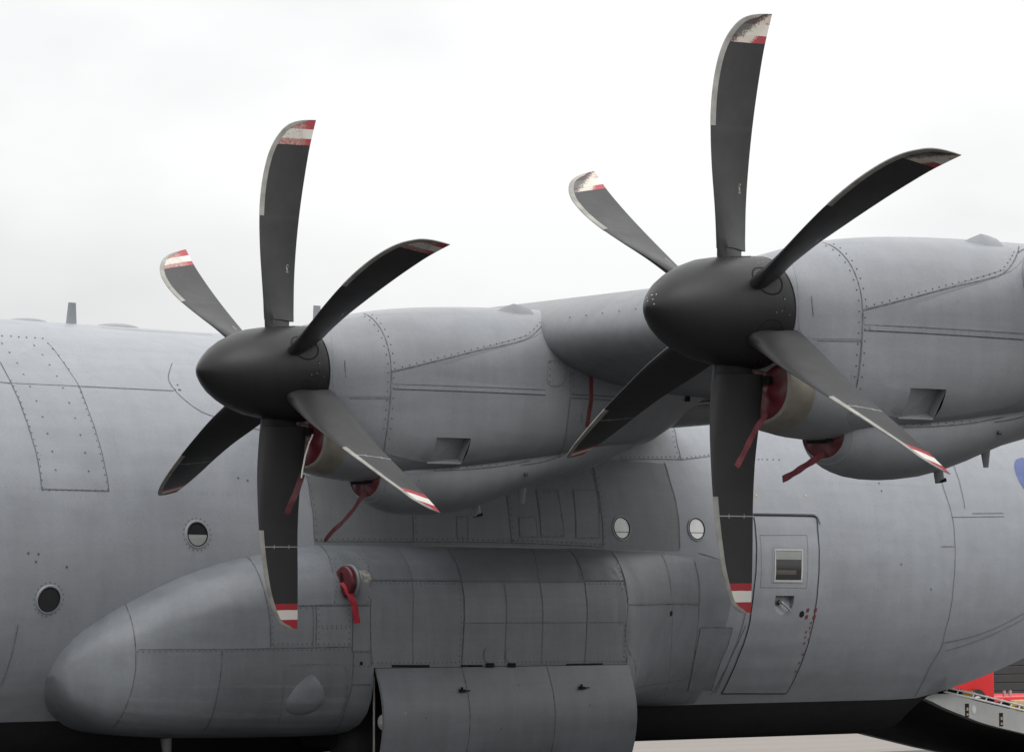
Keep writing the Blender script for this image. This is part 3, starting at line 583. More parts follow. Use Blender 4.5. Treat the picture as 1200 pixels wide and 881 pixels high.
BAKED = {'F':{'fus_j':[[[-0.627,-1.606,3.941],[-0.515,-1.612,3.935],[0.176,-1.608,3.94],[1.204,-1.604,3.945]],[[-0.508,-1.408,4.137],[-0.517,-1.593,3.957],[-0.515,-1.76,3.75],[-0.513,-1.863,3.59],[-0.505,-1.954,3.412],[-0.498,-2.028,3.234],[-0.503,-2.099,2.993]],[[0.184,-1.087,4.362],[0.169,-1.346,4.185],[0.177,-1.522,4.028],[0.186,-1.613,3.933],[0.17,-1.762,3.746],[0.173,-1.882,3.56],[0.178,-1.977,3.366],[0.183,-2.052,3.165],[0.185,-2.099,2.993]],[[-0.503,-2.099,2.993],[0.185,-2.099,2.993]],[[1.396,-1.292,4.226],[1.245,-1.454,4.093],[1.21,-1.533,4.018],[1.226,-1.613,3.933],[1.305,-1.699,3.828],[1.402,-1.758,3.753],[1.513,-1.781,3.717],[1.726,-1.824,3.65],[1.974,-1.852,3.607],[2.227,-1.864,3.587]],[[2.373,-2.042,3.193],[2.38,-2.078,3.087],[2.38,-2.108,2.955],[2.386,-2.136,2.811],[2.385,-2.148,2.693],[2.382,-2.158,2.583]],[[2.382,-2.158,2.583],[3.501,-2.158,2.593],[4.727,-2.157,2.601],[5.934,-2.158,2.578]],[[3.574,-2.081,3.076],[3.558,-2.133,2.839],[3.55,-2.158,2.594]],[[4.767,-2.029,3.231],[4.764,-2.07,3.114],[4.75,-2.132,2.842],[4.758,-2.157,2.602]],[[5.981,-1.921,3.48],[5.974,-2.017,3.263],[5.962,-2.092,3.023],[5.937,-2.158,2.578]],[[6.373,-1.932,3.457],[6.778,-1.922,3.478],[7.233,-1.917,3.488]],[[7.231,-1.919,3.484],[7.666,-1.893,3.538]],[[7.341,-1.691,3.839],[7.316,-1.747,3.769],[7.26,-1.839,3.627],[7.231,-1.919,3.483]],[[11.11,-1.896,3.516],[11.091,-1.966,3.376],[11.104,-2.045,3.165],[11.123,-2.1,2.958],[11.111,-2.138,2.719],[11.099,-2.149,2.482],[11.087,-2.135,2.246],[11.09,-2.079,1.952],[11.08,-2.003,1.716],[11.102,-1.923,1.536],[11.04,-1.82,1.35],[11.067,-1.558,1.011]],[[11.111,-2.098,2.968],[12.015,-2.061,2.993]]],'fus_jf':[[[6.984,-1.934,3.454],[6.975,-2.008,3.29],[6.991,-2.069,3.116],[6.995,-2.119,2.907],[6.983,-2.149,2.682],[6.976,-2.157,2.57]],[[1.12,-0.518,4.596],[1.7,-0.537,4.59],[2.389,-0.52,4.595]],[[5.938,-2.117,2.912],[5.944,-2.063,3.134],[5.954,-1.985,3.349]],[[11.107,-1.959,1.606],[11.559,-1.97,1.669],[11.981,-1.996,1.781],[12.372,-2.023,1.927]],[[11.192,-1.91,1.516],[11.606,-1.94,1.607],[12.023,-1.973,1.732],[12.395,-2.002,1.869]],[[11.412,-1.861,3.568],[11.393,-1.976,3.333],[11.363,-2.065,3.072]],[[11.471,-2.075,3.017],[12.019,-2.053,3.033]],[[7.973,-2.086,1.953],[7.956,-1.999,1.69],[7.931,-1.819,1.339],[7.954,-1.64,1.1]],[[10.882,-2.15,2.646],[11.092,-2.146,2.649]],[[-0.701,-2.054,1.834],[-0.698,-1.956,1.586],[-0.708,-1.797,1.307]],[[5.148,-2.067,3.123],[5.423,-2.064,3.13]],[[5.423,-2.064,3.13],[5.435,-2.15,2.669]],[[5.435,-2.15,2.669],[5.139,-2.151,2.665]],[[5.139,-2.151,2.665],[5.148,-2.067,3.123]],[[4.873,-2.131,2.85],[5.08,-2.131,2.854]],[[5.08,-2.131,2.854],[5.095,-2.151,2.663]],[[5.095,-2.151,2.663],[4.866,-2.151,2.659]],[[4.866,-2.151,2.659],[4.873,-2.131,2.85]],[[5.632,-2.062,3.135],[5.946,-2.06,3.142]],[[5.946,-2.06,3.142],[5.892,-2.151,2.666]],[[5.892,-2.151,2.666],[5.59,-2.151,2.662]],[[5.59,-2.151,2.662],[5.632,-2.062,3.135]],[[4.09,-2.133,2.839],[4.227,-2.132,2.842]],[[4.227,-2.132,2.842],[4.209,-2.153,2.641]],[[4.209,-2.153,2.641],[4.083,-2.153,2.64]],[[4.083,-2.153,2.64],[4.09,-2.133,2.839]],[[8.122,-2.144,2.725],[8.81,-2.143,2.736]],[[8.81,-2.143,2.736],[8.806,-2.133,2.184]],[[8.806,-2.133,2.184],[8.125,-2.134,2.189]],[[8.122,-2.144,2.725],[8.131,-2.134,2.189]]],'door_line':[[[8.065,-2.117,2.912],[8.067,-2.146,2.707],[8.054,-2.155,2.364],[8.041,-2.115,2.066],[8.058,-2.029,1.769],[8.037,-1.882,1.446],[8.043,-1.639,1.098]],[[8.069,-2.113,2.931],[8.905,-2.112,2.935],[8.979,-2.118,2.909],[8.982,-2.138,2.792],[8.979,-2.156,2.488],[8.977,-2.127,2.136],[8.989,-2.045,1.81],[8.998,-1.901,1.483],[9.005,-1.625,1.082]],[[8.043,-1.639,1.098],[9.005,-1.625,1.082]]],'gutter':[[[7.767,-2.109,2.948],[8.347,-2.108,2.955],[8.927,-2.107,2.958],[8.996,-2.114,2.927],[9.024,-2.129,2.86]]],'fus_riv_pts':[[[-0.246,-1.008,4.408],[-0.148,-1.002,4.412],[-0.072,-1.009,4.408],[0.009,-1.008,4.408],[0.1,-1.006,4.41],[0.18,-1.008,4.408],[0.179,-1.095,4.357],[0.172,-1.193,4.3],[0.176,-1.28,4.235],[0.173,-1.373,4.165],[0.177,-1.443,4.104],[-0.33,-1.148,4.327],[-0.332,-1.277,4.238],[-0.336,-1.412,4.133],[-0.339,-1.525,4.025],[-0.337,-1.63,3.913],[-0.339,-1.739,3.78],[-0.334,-1.833,3.636],[-0.335,-1.918,3.486],[-0.334,-1.995,3.327],[-0.334,-2.052,3.164],[0.001,-1.151,4.325],[0.005,-1.284,4.232],[-0.001,-1.411,4.134],[0.005,-1.524,4.026],[0.003,-1.628,3.915],[-0.002,-1.741,3.778],[0.003,-1.832,3.638],[0.002,-1.918,3.486],[0.003,-1.995,3.327],[0.003,-2.052,3.163],[1.285,-1.545,4.006],[1.268,-1.592,3.959],[1.224,-1.593,3.957],[1.28,-1.594,3.956]]],'fus_riv_ln':[[[-0.506,-1.593,3.958],[-0.503,-1.759,3.75],[-0.5,-1.862,3.591],[-0.491,-1.954,3.413],[-0.483,-2.028,3.234],[-0.494,-2.096,3.008]],[[0.177,-1.614,3.932],[0.154,-1.763,3.746],[0.158,-1.882,3.559],[0.16,-1.977,3.366],[0.166,-2.052,3.164],[0.174,-2.096,3.009]],[[-0.493,-2.101,2.986],[0.181,-2.098,2.998]],[[2.398,-2.051,3.167],[2.404,-2.082,3.072],[2.408,-2.11,2.946],[2.413,-2.136,2.804],[2.412,-2.158,2.599]],[[2.402,-2.157,2.603],[3.503,-2.155,2.619],[4.73,-2.155,2.626],[5.9,-2.157,2.603]],[[3.626,-2.08,3.078],[3.594,-2.133,2.839],[3.585,-2.156,2.616]],[[4.791,-2.07,3.114],[4.78,-2.132,2.842],[4.787,-2.155,2.625]],[[6.008,-2.017,3.264],[5.996,-2.092,3.024],[5.969,-2.157,2.608]],[[5.977,-1.976,3.367],[5.961,-2.063,3.134],[5.94,-2.115,2.921]],[[6.408,-1.919,3.484],[6.788,-1.911,3.501],[7.223,-1.902,3.519]],[[7.31,-1.692,3.838],[7.278,-1.751,3.764],[7.223,-1.839,3.626],[7.203,-1.911,3.5]],[[7.714,-1.881,3.561],[7.263,-1.91,3.502]],[[5.173,-2.075,3.098],[5.385,-2.074,3.103]],[[5.417,-2.099,2.995],[5.417,-2.136,2.81],[5.405,-2.149,2.684]],[[5.173,-2.149,2.681],[5.394,-2.149,2.684]],[[5.171,-2.091,3.031],[5.163,-2.136,2.805],[5.162,-2.149,2.68]],[[4.889,-2.15,2.676],[5.074,-2.149,2.679]],[[4.154,-2.135,2.82],[4.145,-2.152,2.657]]],'pod_j':[[[0.408,-2.004,2.043],[0.271,-2.335,1.863],[0.246,-2.44,1.62],[0.239,-2.438,1.377],[0.196,-2.358,1.107],[0.219,-2.129,0.94]],[[0.262,-2.448,1.611],[0.99,-2.677,1.609],[1.451,-2.744,1.612],[2.352,-2.77,1.62]],[[0.993,-2.678,1.607],[0.979,-2.674,1.397],[0.957,-2.636,1.152],[0.986,-2.406,0.901]],[[1.647,-2.112,2.445],[1.513,-2.466,2.306],[1.456,-2.665,2.108],[1.462,-2.727,1.915],[1.467,-2.745,1.626]],[[2.429,-2.173,2.546],[2.307,-2.479,2.426],[2.231,-2.636,2.281]],[[1.924,-2.751,1.961],[1.911,-2.769,1.626]],[[1.96,-2.749,1.981],[1.945,-2.769,1.626]],[[1.771,-2.74,1.99],[2.57,-2.752,1.991]],[[2.361,-2.755,1.971],[2.35,-2.77,1.58]],[[2.614,-2.696,2.198],[2.565,-2.764,1.909],[2.565,-2.77,1.601],[2.57,-2.77,1.44]],[[2.612,-2.689,2.217],[3.17,-2.688,2.218],[3.682,-2.689,2.217]],[[3.833,-2.319,2.512],[3.746,-2.555,2.379],[3.694,-2.686,2.225]],[[3.693,-2.688,2.217],[3.628,-2.77,1.444]],[[5.408,-2.245,2.532],[5.295,-2.523,2.402],[5.215,-2.682,2.235]],[[5.216,-2.685,2.227],[5.146,-2.77,1.449]],[[5.994,-2.187,2.54],[5.821,-2.532,2.382],[5.74,-2.699,2.172]],[[5.741,-2.7,2.168],[5.688,-2.77,1.439]],[[5.221,-2.685,2.227],[5.767,-2.673,2.23]],[[5.733,-2.745,2.002],[7.232,-2.156,2.008]],[[7.132,-2.083,2.53],[7.161,-2.191,2.418],[7.211,-2.19,2.245],[7.268,-2.117,1.866],[7.353,-1.953,1.485],[7.49,-1.702,1.131]],[[2.352,-2.77,1.577],[2.549,-2.77,1.575]],[[2.34,-2.762,1.282],[2.562,-2.762,1.279]],[[2.37,-2.77,1.577],[2.358,-2.763,1.297],[2.331,-2.682,1.044],[2.432,-2.379,0.851]]],'pod_jf':[[[3.178,-2.459,2.448],[3.134,-2.629,2.301],[3.11,-2.684,2.23]],[[3.1,-2.696,2.198],[3.051,-2.766,1.831],[3.053,-2.77,1.458]],[[3.695,-2.691,2.209],[4.414,-2.691,2.21],[5.213,-2.688,2.218]],[[3.632,-2.766,1.83],[5.67,-2.766,1.833]],[[4.974,-2.189,2.545],[4.745,-2.53,2.396],[4.65,-2.683,2.231]],[[4.647,-2.692,2.207],[4.597,-2.77,1.442]],[[4.202,-2.693,2.204],[4.139,-2.77,1.446]],[[1.625,-2.756,1.45],[1.67,-2.759,1.465],[2.183,-2.77,1.467],[2.279,-2.77,1.435],[2.304,-2.763,1.298],[2.309,-2.694,1.067],[2.288,-2.594,0.951]],[[1.625,-2.756,1.45],[1.603,-2.748,1.307],[1.635,-2.667,1.042],[1.681,-2.553,0.926]],[[2.682,-2.409,2.473],[2.686,-2.558,2.376],[2.658,-2.682,2.235]],[[6.684,-2.203,2.506],[6.727,-2.291,2.164],[6.883,-2.118,1.567],[7.126,-1.751,1.089]]],'pod_riv_ln':[[[2.316,-2.501,2.41],[2.686,-2.506,2.414]],[[2.333,-2.521,2.397],[2.172,-2.746,2.024]],[[2.686,-2.558,2.376],[2.548,-2.748,2.025]],[[1.793,-2.744,1.97],[1.921,-2.75,1.97]],[[1.986,-2.753,1.963],[1.973,-2.769,1.644]],[[2.329,-2.756,1.963],[2.318,-2.77,1.641]],[[1.492,-2.746,1.654],[1.898,-2.768,1.652]],[[1.974,-2.769,1.651],[2.318,-2.77,1.649]],[[2.014,-2.766,1.81],[2.286,-2.767,1.81]],[[2.023,-2.767,1.788],[2.286,-2.767,1.787]],[[0.26,-2.448,1.591],[2.347,-2.77,1.599]],[[2.636,-2.698,2.192],[3.659,-2.698,2.193]],[[5.694,-2.712,2.155],[5.653,-2.77,1.455]],[[5.23,-2.694,2.202],[5.734,-2.688,2.205]],[[5.777,-2.53,2.39],[5.721,-2.677,2.238]],[[5.262,-2.523,2.401],[5.179,-2.678,2.243]],[[2.589,-2.77,1.474],[5.675,-2.77,1.463]],[[3.644,-2.715,2.146],[3.597,-2.77,1.476]],[[1.497,-2.674,2.099],[1.483,-2.746,1.647]],[[2.385,-2.77,1.449],[2.541,-2.77,1.448]],[[6.257,-2.278,1.186],[6.919,-1.936,1.223],[7.319,-1.826,1.251]]],'hinge_gaps':[[[2.805,-2.77,1.445],[3.243,-2.77,1.44]],[[3.618,-2.77,1.435],[3.874,-2.77,1.433]],[[4.029,-2.77,1.432],[5.7,-1.414,1.408]],[[4.908,-2.77,1.432],[5.376,-2.77,1.434]]],'nac_j':[[[0.717,-0.115,0.509],[0.712,-0.175,0.491],[0.7,-0.304,0.42],[0.697,-0.407,0.314],[0.694,-0.465,0.202],[0.697,-0.495,0.081],[0.693,-0.499,-0.069],[0.682,-0.494,-0.24],[0.67,-0.469,-0.452],[0.671,-0.437,-0.57],[0.693,-0.372,-0.701]],[[0.697,-0.5,0.004],[0.991,-0.533,0.071],[1.554,-0.545,0.201],[2.082,-0.516,0.312],[2.292,-0.467,0.406],[2.478,-0.369,0.516],[2.605,-0.274,0.577]],[[0.803,-0.515,-0.097],[1.399,-0.561,-0.101],[2.279,-0.574,-0.104]],[[0.708,-0.501,-0.132],[1.399,-0.561,-0.134],[2.278,-0.573,-0.139]],[[0.293,-0.409,0.09],[0.289,-0.417,0.026],[0.295,-0.418,-0.048]],[[1.236,-0.351,-0.781],[1.515,-0.374,-0.769],[1.89,-0.388,-0.739],[2.262,-0.384,-0.686]]],'nac_jf':[[[0.336,-0.417,-0.21],[0.686,-0.496,-0.206]]],'nac2_j':[[[2.557,-0.573,-0.127],[2.87,-0.568,-0.129],[3.227,-0.554,-0.136]],[[2.556,-0.573,-0.156],[2.871,-0.567,-0.162],[3.228,-0.551,-0.173]],[[2.556,-0.573,-0.156],[2.537,-0.546,-0.401],[2.596,-0.373,-0.652]],[[2.154,-0.387,-0.724],[2.397,-0.381,-0.692],[2.626,-0.372,-0.637]],[[2.478,-0.371,0.514],[2.601,-0.319,0.552]],[[2.601,-0.319,0.552],[2.527,-0.445,0.438],[2.536,-0.499,0.354],[2.569,-0.525,0.296]],[[2.688,-0.562,-0.289],[2.708,-0.548,-0.361]]],'nac2_jf':[[[2.322,-0.565,0.147],[2.512,-0.565,0.146],[2.481,-0.575,-0.036],[2.31,-0.574,-0.041],[2.322,-0.565,0.147]],[[2.557,-0.573,-0.127],[2.56,-0.573,0.032],[2.574,-0.551,0.215]]],'nac_riv_ln':[[[0.668,-0.195,0.475],[0.666,-0.309,0.408],[0.665,-0.405,0.304],[0.663,-0.46,0.199],[0.67,-0.49,0.079],[0.665,-0.494,-0.068],[0.653,-0.489,-0.239],[0.643,-0.464,-0.449]],[[0.746,-0.194,0.491],[0.733,-0.311,0.423],[0.729,-0.413,0.315],[0.725,-0.47,0.203],[0.728,-0.499,0.083]],[[0.716,-0.503,-0.043],[0.714,-0.501,-0.179],[0.706,-0.492,-0.325],[0.703,-0.457,-0.529]],[[0.731,-0.504,0.034],[0.994,-0.53,0.095],[1.563,-0.538,0.227],[2.06,-0.506,0.334],[2.254,-0.46,0.416],[2.437,-0.369,0.515]],[[0.823,-0.517,-0.113],[1.399,-0.561,-0.117],[2.278,-0.573,-0.121]],[[1.26,-0.346,-0.763],[1.523,-0.368,-0.753],[1.896,-0.384,-0.722]]],'nac2_riv_ln':[[[2.339,-0.566,0.133],[2.491,-0.567,0.131]],[[2.339,-0.566,0.133],[2.329,-0.574,-0.026]],[[2.599,-0.564,0.15],[2.586,-0.573,-0.112]],[[2.498,-0.413,0.475],[2.491,-0.496,0.36],[2.53,-0.526,0.294],[2.59,-0.545,0.237]]],'red_stripe':[[[2.802,-0.554,0.186],[2.797,-0.571,-0.033],[2.796,-0.569,-0.164],[2.778,-0.559,-0.287],[2.773,-0.534,-0.395]]],'num2':[[[2.502,-0.546,0.234]]],'win_px':[[[1.085,-2.155,2.626],[-0.43,-2.109,2.046],[6.202,-2.14,2.768],[7.23,-2.139,2.777]]],'door_win':[[[8.276,-2.156,2.617],[8.765,-2.155,2.619],[8.758,-2.138,2.219],[8.294,-2.138,2.221]]],'door_panel_px':[[[8.065,-2.117,2.912],[8.067,-2.146,2.707],[8.054,-2.155,2.364],[8.041,-2.115,2.066],[8.058,-2.029,1.769],[8.037,-1.882,1.446],[8.043,-1.639,1.098]],[[8.932,-2.114,2.926],[8.974,-2.145,2.72],[8.971,-2.155,2.372],[8.969,-2.115,2.069],[8.99,-2.028,1.766],[8.991,-1.89,1.462],[9.005,-1.625,1.082]]],'handle':[[[8.351,-2.124,2.111],[8.638,-2.124,2.112],[8.661,-2.093,1.979],[8.544,-2.071,1.895],[8.39,-2.088,1.962]]],'oval':[[[8.79,-2.077,1.917]]],'redblk':[[[8.869,-2.087,1.957],[8.983,-2.087,1.957],[8.867,-2.069,1.886],[8.981,-2.069,1.886],[8.953,-2.052,1.828],[8.954,-2.031,1.775],[8.914,-2.014,1.73],[8.978,-2.014,1.73],[8.921,-1.994,1.677],[8.979,-1.987,1.659],[8.932,-1.97,1.614],[8.966,-1.909,1.498],[8.962,-1.862,1.408],[8.968,-1.804,1.318]]],'roundel_px':[[[12.453,-1.872,3.46]]],'yel':[[[8.159,-2.061,3.139],[8.893,-2.055,3.156]]],'ant':[[[0.884,-0.327,4.632],[0.563,-0.275,4.641],[1.238,-0.365,4.625],[0.21,-0.281,4.64]]],'smudge':[[[8.384,-2.056,1.838],[8.521,-2.042,1.803],[8.607,-2.018,1.74],[8.713,-2.038,1.793],[8.28,-2.008,1.715],[8.483,-1.991,1.67],[8.713,-1.974,1.624],[10.236,-2.156,2.446],[10.728,-2.133,2.183],[10.074,-1.998,3.318],[10.081,-2.028,3.234],[-0.59,-2.155,2.367],[-0.668,-2.156,2.439],[-0.565,-2.156,2.433],[-0.278,-2.152,2.326],[1.698,-2.066,3.125],[1.599,-2.059,3.146]]],'tinytext':[[[8.363,-1.898,3.527],[8.414,-1.897,3.529],[8.489,-1.897,3.528],[8.578,-1.896,3.53],[8.666,-1.896,3.531]]],'cover':[[[2.417,-2.691,2.21]]],'bump':[[[1.865,-2.726,1.137]]],'ovals':[[[6.753,-2.261,1.922],[3.963,-2.77,1.535],[4.228,-2.77,1.533],[2.453,-2.77,1.472]]],'vent_px':[[[1.103,-0.509,-0.521],[1.442,-0.524,-0.515],[1.514,-0.388,-0.719],[1.183,-0.394,-0.724]]],'blister_px':[[[2.141,-0.299,0.559],[2.402,-0.172,0.613],[2.369,-0.386,0.501],[2.187,-0.399,0.484]]],'wing_j':[[[2.403,-5.705,4.379],[2.406,-5.938,4.383],[2.412,-6.511,4.389]]],'mix_j':[[[7.333,-2.076,1.777],[7.831,-2.032,1.776]],[[7.831,-2.032,1.776],[7.83,-1.951,1.577],[7.81,-1.85,1.385],[7.87,-1.664,1.128]],[[7.333,-2.076,1.777],[7.385,-1.922,1.433],[7.507,-1.702,1.134]],[[8.01,-2.041,1.801],[7.947,-1.918,1.515],[7.903,-1.633,1.092]],[[7.246,-2.157,2.53],[7.52,-2.158,2.473],[7.74,-2.155,2.414]]]},'P':{'fus':[('access_panel',[[[-0.508,-1.408,4.137],[-0.517,-1.593,3.957],[-0.515,-1.76,3.75],[-0.513,-1.863,3.59],[-0.505,-1.954,3.412],[-0.498,-2.028,3.234],[-0.503,-2.099,2.993]],[[0.184,-1.087,4.362],[0.169,-1.346,4.185],[0.182,-1.549,4.002],[0.17,-1.762,3.746],[0.173,-1.882,3.56],[0.178,-1.977,3.366],[0.183,-2.052,3.165],[0.185,-2.099,2.993]]]),('access_panel',[[[5.148,-2.067,3.123],[5.423,-2.064,3.13]],[[5.139,-2.151,2.665],[5.435,-2.15,2.669]]]),('access_panel',[[[4.873,-2.131,2.85],[5.08,-2.131,2.854]],[[4.866,-2.151,2.659],[5.095,-2.151,2.663]]]),('access_panel',[[[5.632,-2.062,3.135],[5.946,-2.06,3.142]],[[5.59,-2.151,2.662],[5.892,-2.151,2.666]]]),('access_panel',[[[4.09,-2.133,2.839],[4.227,-2.132,2.842]],[[4.083,-2.153,2.64],[4.209,-2.153,2.641]]]),('skin_panel',[[[3.631,-1.996,3.323],[3.558,-2.133,2.839],[3.55,-2.157,2.556]],[[4.749,-1.961,3.399],[4.75,-2.132,2.842],[4.757,-2.157,2.563]]]),('skin_panel',[[[4.749,-1.961,3.399],[4.75,-2.132,2.842],[4.757,-2.157,2.563]],[[5.943,-1.926,3.47],[5.962,-2.092,3.023],[5.945,-2.157,2.549]]]),('skin_panel',[[[2.373,-2.042,3.193],[2.38,-2.108,2.955],[2.383,-2.157,2.552]],[[3.594,-2.017,3.265],[3.558,-2.133,2.839],[3.55,-2.157,2.556]]]),('skin_panel',[[[5.943,-1.926,3.47],[5.974,-2.017,3.263],[5.962,-2.092,3.023],[5.945,-2.157,2.549]],[[6.997,-1.94,3.441],[6.991,-2.069,3.116],[6.995,-2.119,2.907],[6.978,-2.157,2.544]]])],'pod':[('nose_panel',[[[0.262,-2.448,1.611],[0.99,-2.677,1.609]],[[0.239,-2.438,1.377],[0.979,-2.674,1.397]],[[0.206,-2.374,1.132],[0.949,-2.634,1.152]],[[0.216,-2.174,0.951],[0.977,-2.44,0.917]]]),('nose_panel',[[[0.993,-2.678,1.607],[2.352,-2.77,1.62]],[[0.979,-2.674,1.397],[2.344,-2.767,1.373]],[[0.949,-2.634,1.152],[2.326,-2.709,1.098]],[[0.986,-2.406,0.901],[2.432,-2.379,0.851]]]),('side_panel',[[[1.481,-2.722,1.961],[1.924,-2.751,1.961]],[[1.467,-2.745,1.629],[1.911,-2.769,1.626]]]),('side_panel',[[[1.96,-2.749,1.981],[2.362,-2.753,1.981]],[[1.945,-2.769,1.626],[2.35,-2.77,1.623]]]),('side_panel',[[[2.37,-2.753,1.986],[2.57,-2.753,1.986]],[[2.356,-2.77,1.587],[2.56,-2.77,1.586]]]),('side_panel',[[[2.37,-2.77,1.572],[2.564,-2.77,1.57]],[[2.343,-2.762,1.289],[2.566,-2.762,1.286]]]),('side_panel',[[[2.632,-2.691,2.211],[3.686,-2.69,2.213]],[[2.58,-2.77,1.455],[3.618,-2.77,1.444]]]),('side_panel',[[[3.696,-2.69,2.213],[5.216,-2.685,2.227]],[[3.628,-2.77,1.444],[5.143,-2.77,1.447]]]),('side_panel',[[[5.221,-2.685,2.227],[5.767,-2.673,2.23]],[[5.146,-2.77,1.449],[5.686,-2.77,1.447]]]),('shoulder_panel',[[[2.443,-2.168,2.548],[2.307,-2.479,2.426],[2.205,-2.684,2.216],[2.16,-2.749,2.001]],[[2.874,-2.146,2.554],[2.719,-2.503,2.417],[2.614,-2.688,2.219],[2.565,-2.751,2.002]]]),('shoulder_panel',[[[2.885,-2.146,2.554],[2.729,-2.502,2.417],[2.621,-2.685,2.226]],[[3.322,-2.153,2.553],[3.178,-2.459,2.448],[3.103,-2.684,2.23]]]),('shoulder_panel',[[[3.322,-2.153,2.553],[3.178,-2.459,2.448],[3.103,-2.684,2.23]],[[3.884,-2.156,2.552],[3.759,-2.45,2.455],[3.688,-2.684,2.229]]]),('shoulder_panel',[[[3.884,-2.156,2.552],[3.759,-2.45,2.455],[3.695,-2.687,2.221]],[[5.465,-2.117,2.56],[5.313,-2.453,2.453],[5.218,-2.684,2.231]]]),('shoulder_panel',[[[5.465,-2.117,2.56],[5.313,-2.453,2.453],[5.218,-2.684,2.231]],[[6.01,-2.111,2.559],[5.854,-2.446,2.442],[5.759,-2.673,2.234]]]),('shoulder_panel',[[[1.62,-2.177,2.426],[1.513,-2.466,2.306],[1.456,-2.665,2.108],[1.473,-2.72,1.97]],[[2.409,-2.2,2.539],[2.307,-2.479,2.426],[2.231,-2.636,2.281],[2.16,-2.749,2.001]]]),('tail_panel',[[[5.987,-2.224,2.531],[5.813,-2.564,2.356],[5.722,-2.745,2.014]],[[7.08,-2.094,2.53],[7.14,-2.192,2.418],[7.226,-2.16,2.021]]]),('tail_panel',[[[5.731,-2.746,1.994],[5.705,-2.769,1.578],[6.196,-2.256,1.111]],[[7.233,-2.154,2.0],[7.358,-1.952,1.485],[7.484,-1.713,1.143]]])],'n1':[('cowl_ring_panel',[[[0.331,-0.136,0.41],[0.239,-0.298,0.279],[0.185,-0.383,0.1],[0.176,-0.392,-0.047],[0.191,-0.383,-0.127],[0.233,-0.38,-0.201]],[[0.69,-0.174,0.487],[0.694,-0.347,0.382],[0.694,-0.465,0.202],[0.693,-0.499,0.027],[0.684,-0.496,-0.197]]]),('upper_cowl_panel',[[[0.705,-0.183,0.487],[1.538,-0.293,0.541],[2.482,-0.267,0.58]],[[0.692,-0.427,0.28],[1.416,-0.48,0.35],[2.3,-0.437,0.445]],[[0.692,-0.499,0.009],[1.337,-0.546,0.155],[2.199,-0.49,0.367]]]),('side_cowl_panel',[[[0.699,-0.501,-0.008],[1.421,-0.549,0.158],[2.182,-0.504,0.341],[2.48,-0.419,0.47]],[[0.704,-0.501,-0.096],[1.4,-0.561,-0.095],[2.279,-0.574,-0.096]]]),('lower_cowl_panel',[[[0.696,-0.499,-0.138],[1.398,-0.56,-0.14],[2.277,-0.573,-0.145]],[[0.681,-0.482,-0.384],[1.406,-0.546,-0.405],[2.293,-0.552,-0.395]],[[0.671,-0.437,-0.57],[1.458,-0.492,-0.598],[2.361,-0.488,-0.549]],[[0.71,-0.406,-0.655],[1.187,-0.399,-0.72],[1.549,-0.406,-0.706],[2.205,-0.436,-0.624]]])],'mix':[('access_panel',[[[7.333,-2.076,1.777],[7.831,-2.032,1.776]],[[7.385,-1.922,1.433],[7.823,-1.85,1.384]],[[7.507,-1.702,1.134],[7.87,-1.664,1.128]]])]}}
FE, PA = BAKED['F'], BAKED['P']
def ident(o, parent):
    """child modelled in the frame its (identity) parent was modelled in"""
    o.parent = parent
    return o

def cut_hole(o, bounds, pred, margin=0.4):
    """open a rectangular hole: bounds = [(axis, value), ...] planes; pred(center) says what goes"""
    bm = bmesh.new(); bm.from_mesh(o.data)
    for ax, val in bounds:
        fs = [f for f in bm.faces if pred(f.calc_center_median(), margin)]
        es = {e for f in fs for e in f.edges}; vs_ = {v for f in fs for v in f.verts}
        co = [0, 0, 0]; co[ax] = val; no = [0, 0, 0]; no[ax] = 1
        bmesh.ops.bisect_plane(bm, geom=list(vs_) + list(es) + fs, plane_co=co, plane_no=no)
    kill = [f for f in bm.faces if pred(f.calc_center_median(), 0.0)]
    bmesh.ops.delete(bm, geom=kill, context='FACES')
    bm.to_mesh(o.data); bm.free()
    o.data.set_sharp_from_angle(angle=math.radians(34))

def recess(name, host, corners, depths, mat, parent):
    """corners in order round the hole, on the host surface; the floor sinks by depths"""
    C = [host.snap(c) for c in corners]
    nn = sum((c[1] for c in C), Vector()).normalized()
    P = [Vector(c) for c in corners]
    o4 = [C[i][0] + nn * .004 for i in range(4)]; i4 = [C[i][0] - nn * depths[i] for i in range(4)]
    v = o4 + i4
    f = [(4, 5, 6, 7)] + [(i, (i + 1) % 4, 4 + (i + 1) % 4, 4 + i) for i in range(4)]
    me_o = mesh(name, v, f, mat, parent, smooth=False, fixn=False)
    return me_o

fus_host = Host([fuselage])
pod_host = Host([pod_front, pod_mid, pod_rear])
wing_host = Host([wing])
mix_host = Host([fuselage, pod_rear])

# ================================================================== fuselage skin
for nm, rows in PA['fus']:
    A(panel(nm, fus_host, rows, DARKSKIN if nm == 'skin_panel' or (rows[0][0][0] > 3 and rows[0][0][0] < 6.4) else SKIN, None, thick=0.003 if nm == 'skin_panel' or rows[0][0][0] < 3 or rows[0][0][0] > 6.5 else .0055, gap=0.004))
A(joints('joint_sealant_line', fus_host, FE['fus_j'], JOINT, None, w=0.0072))
A(joints('faint_joint_line', fus_host, FE['fus_jf'], JOINTF, None, w=0.009, off=.0065))
rp = [p for p in FE['fus_riv_pts'][0]]
for ln in FE['fus_riv_ln']: rp += along(ln, 0.062)
A(rivets('fastener_row', fus_host, rp, SCREW, None, r=0.0075, h=0.006))
big = [p for p in FE['fus_riv_pts'][0]]
A(rivets('panel_screw', fus_host, big, SCREW, None, r=0.010, h=0.007))
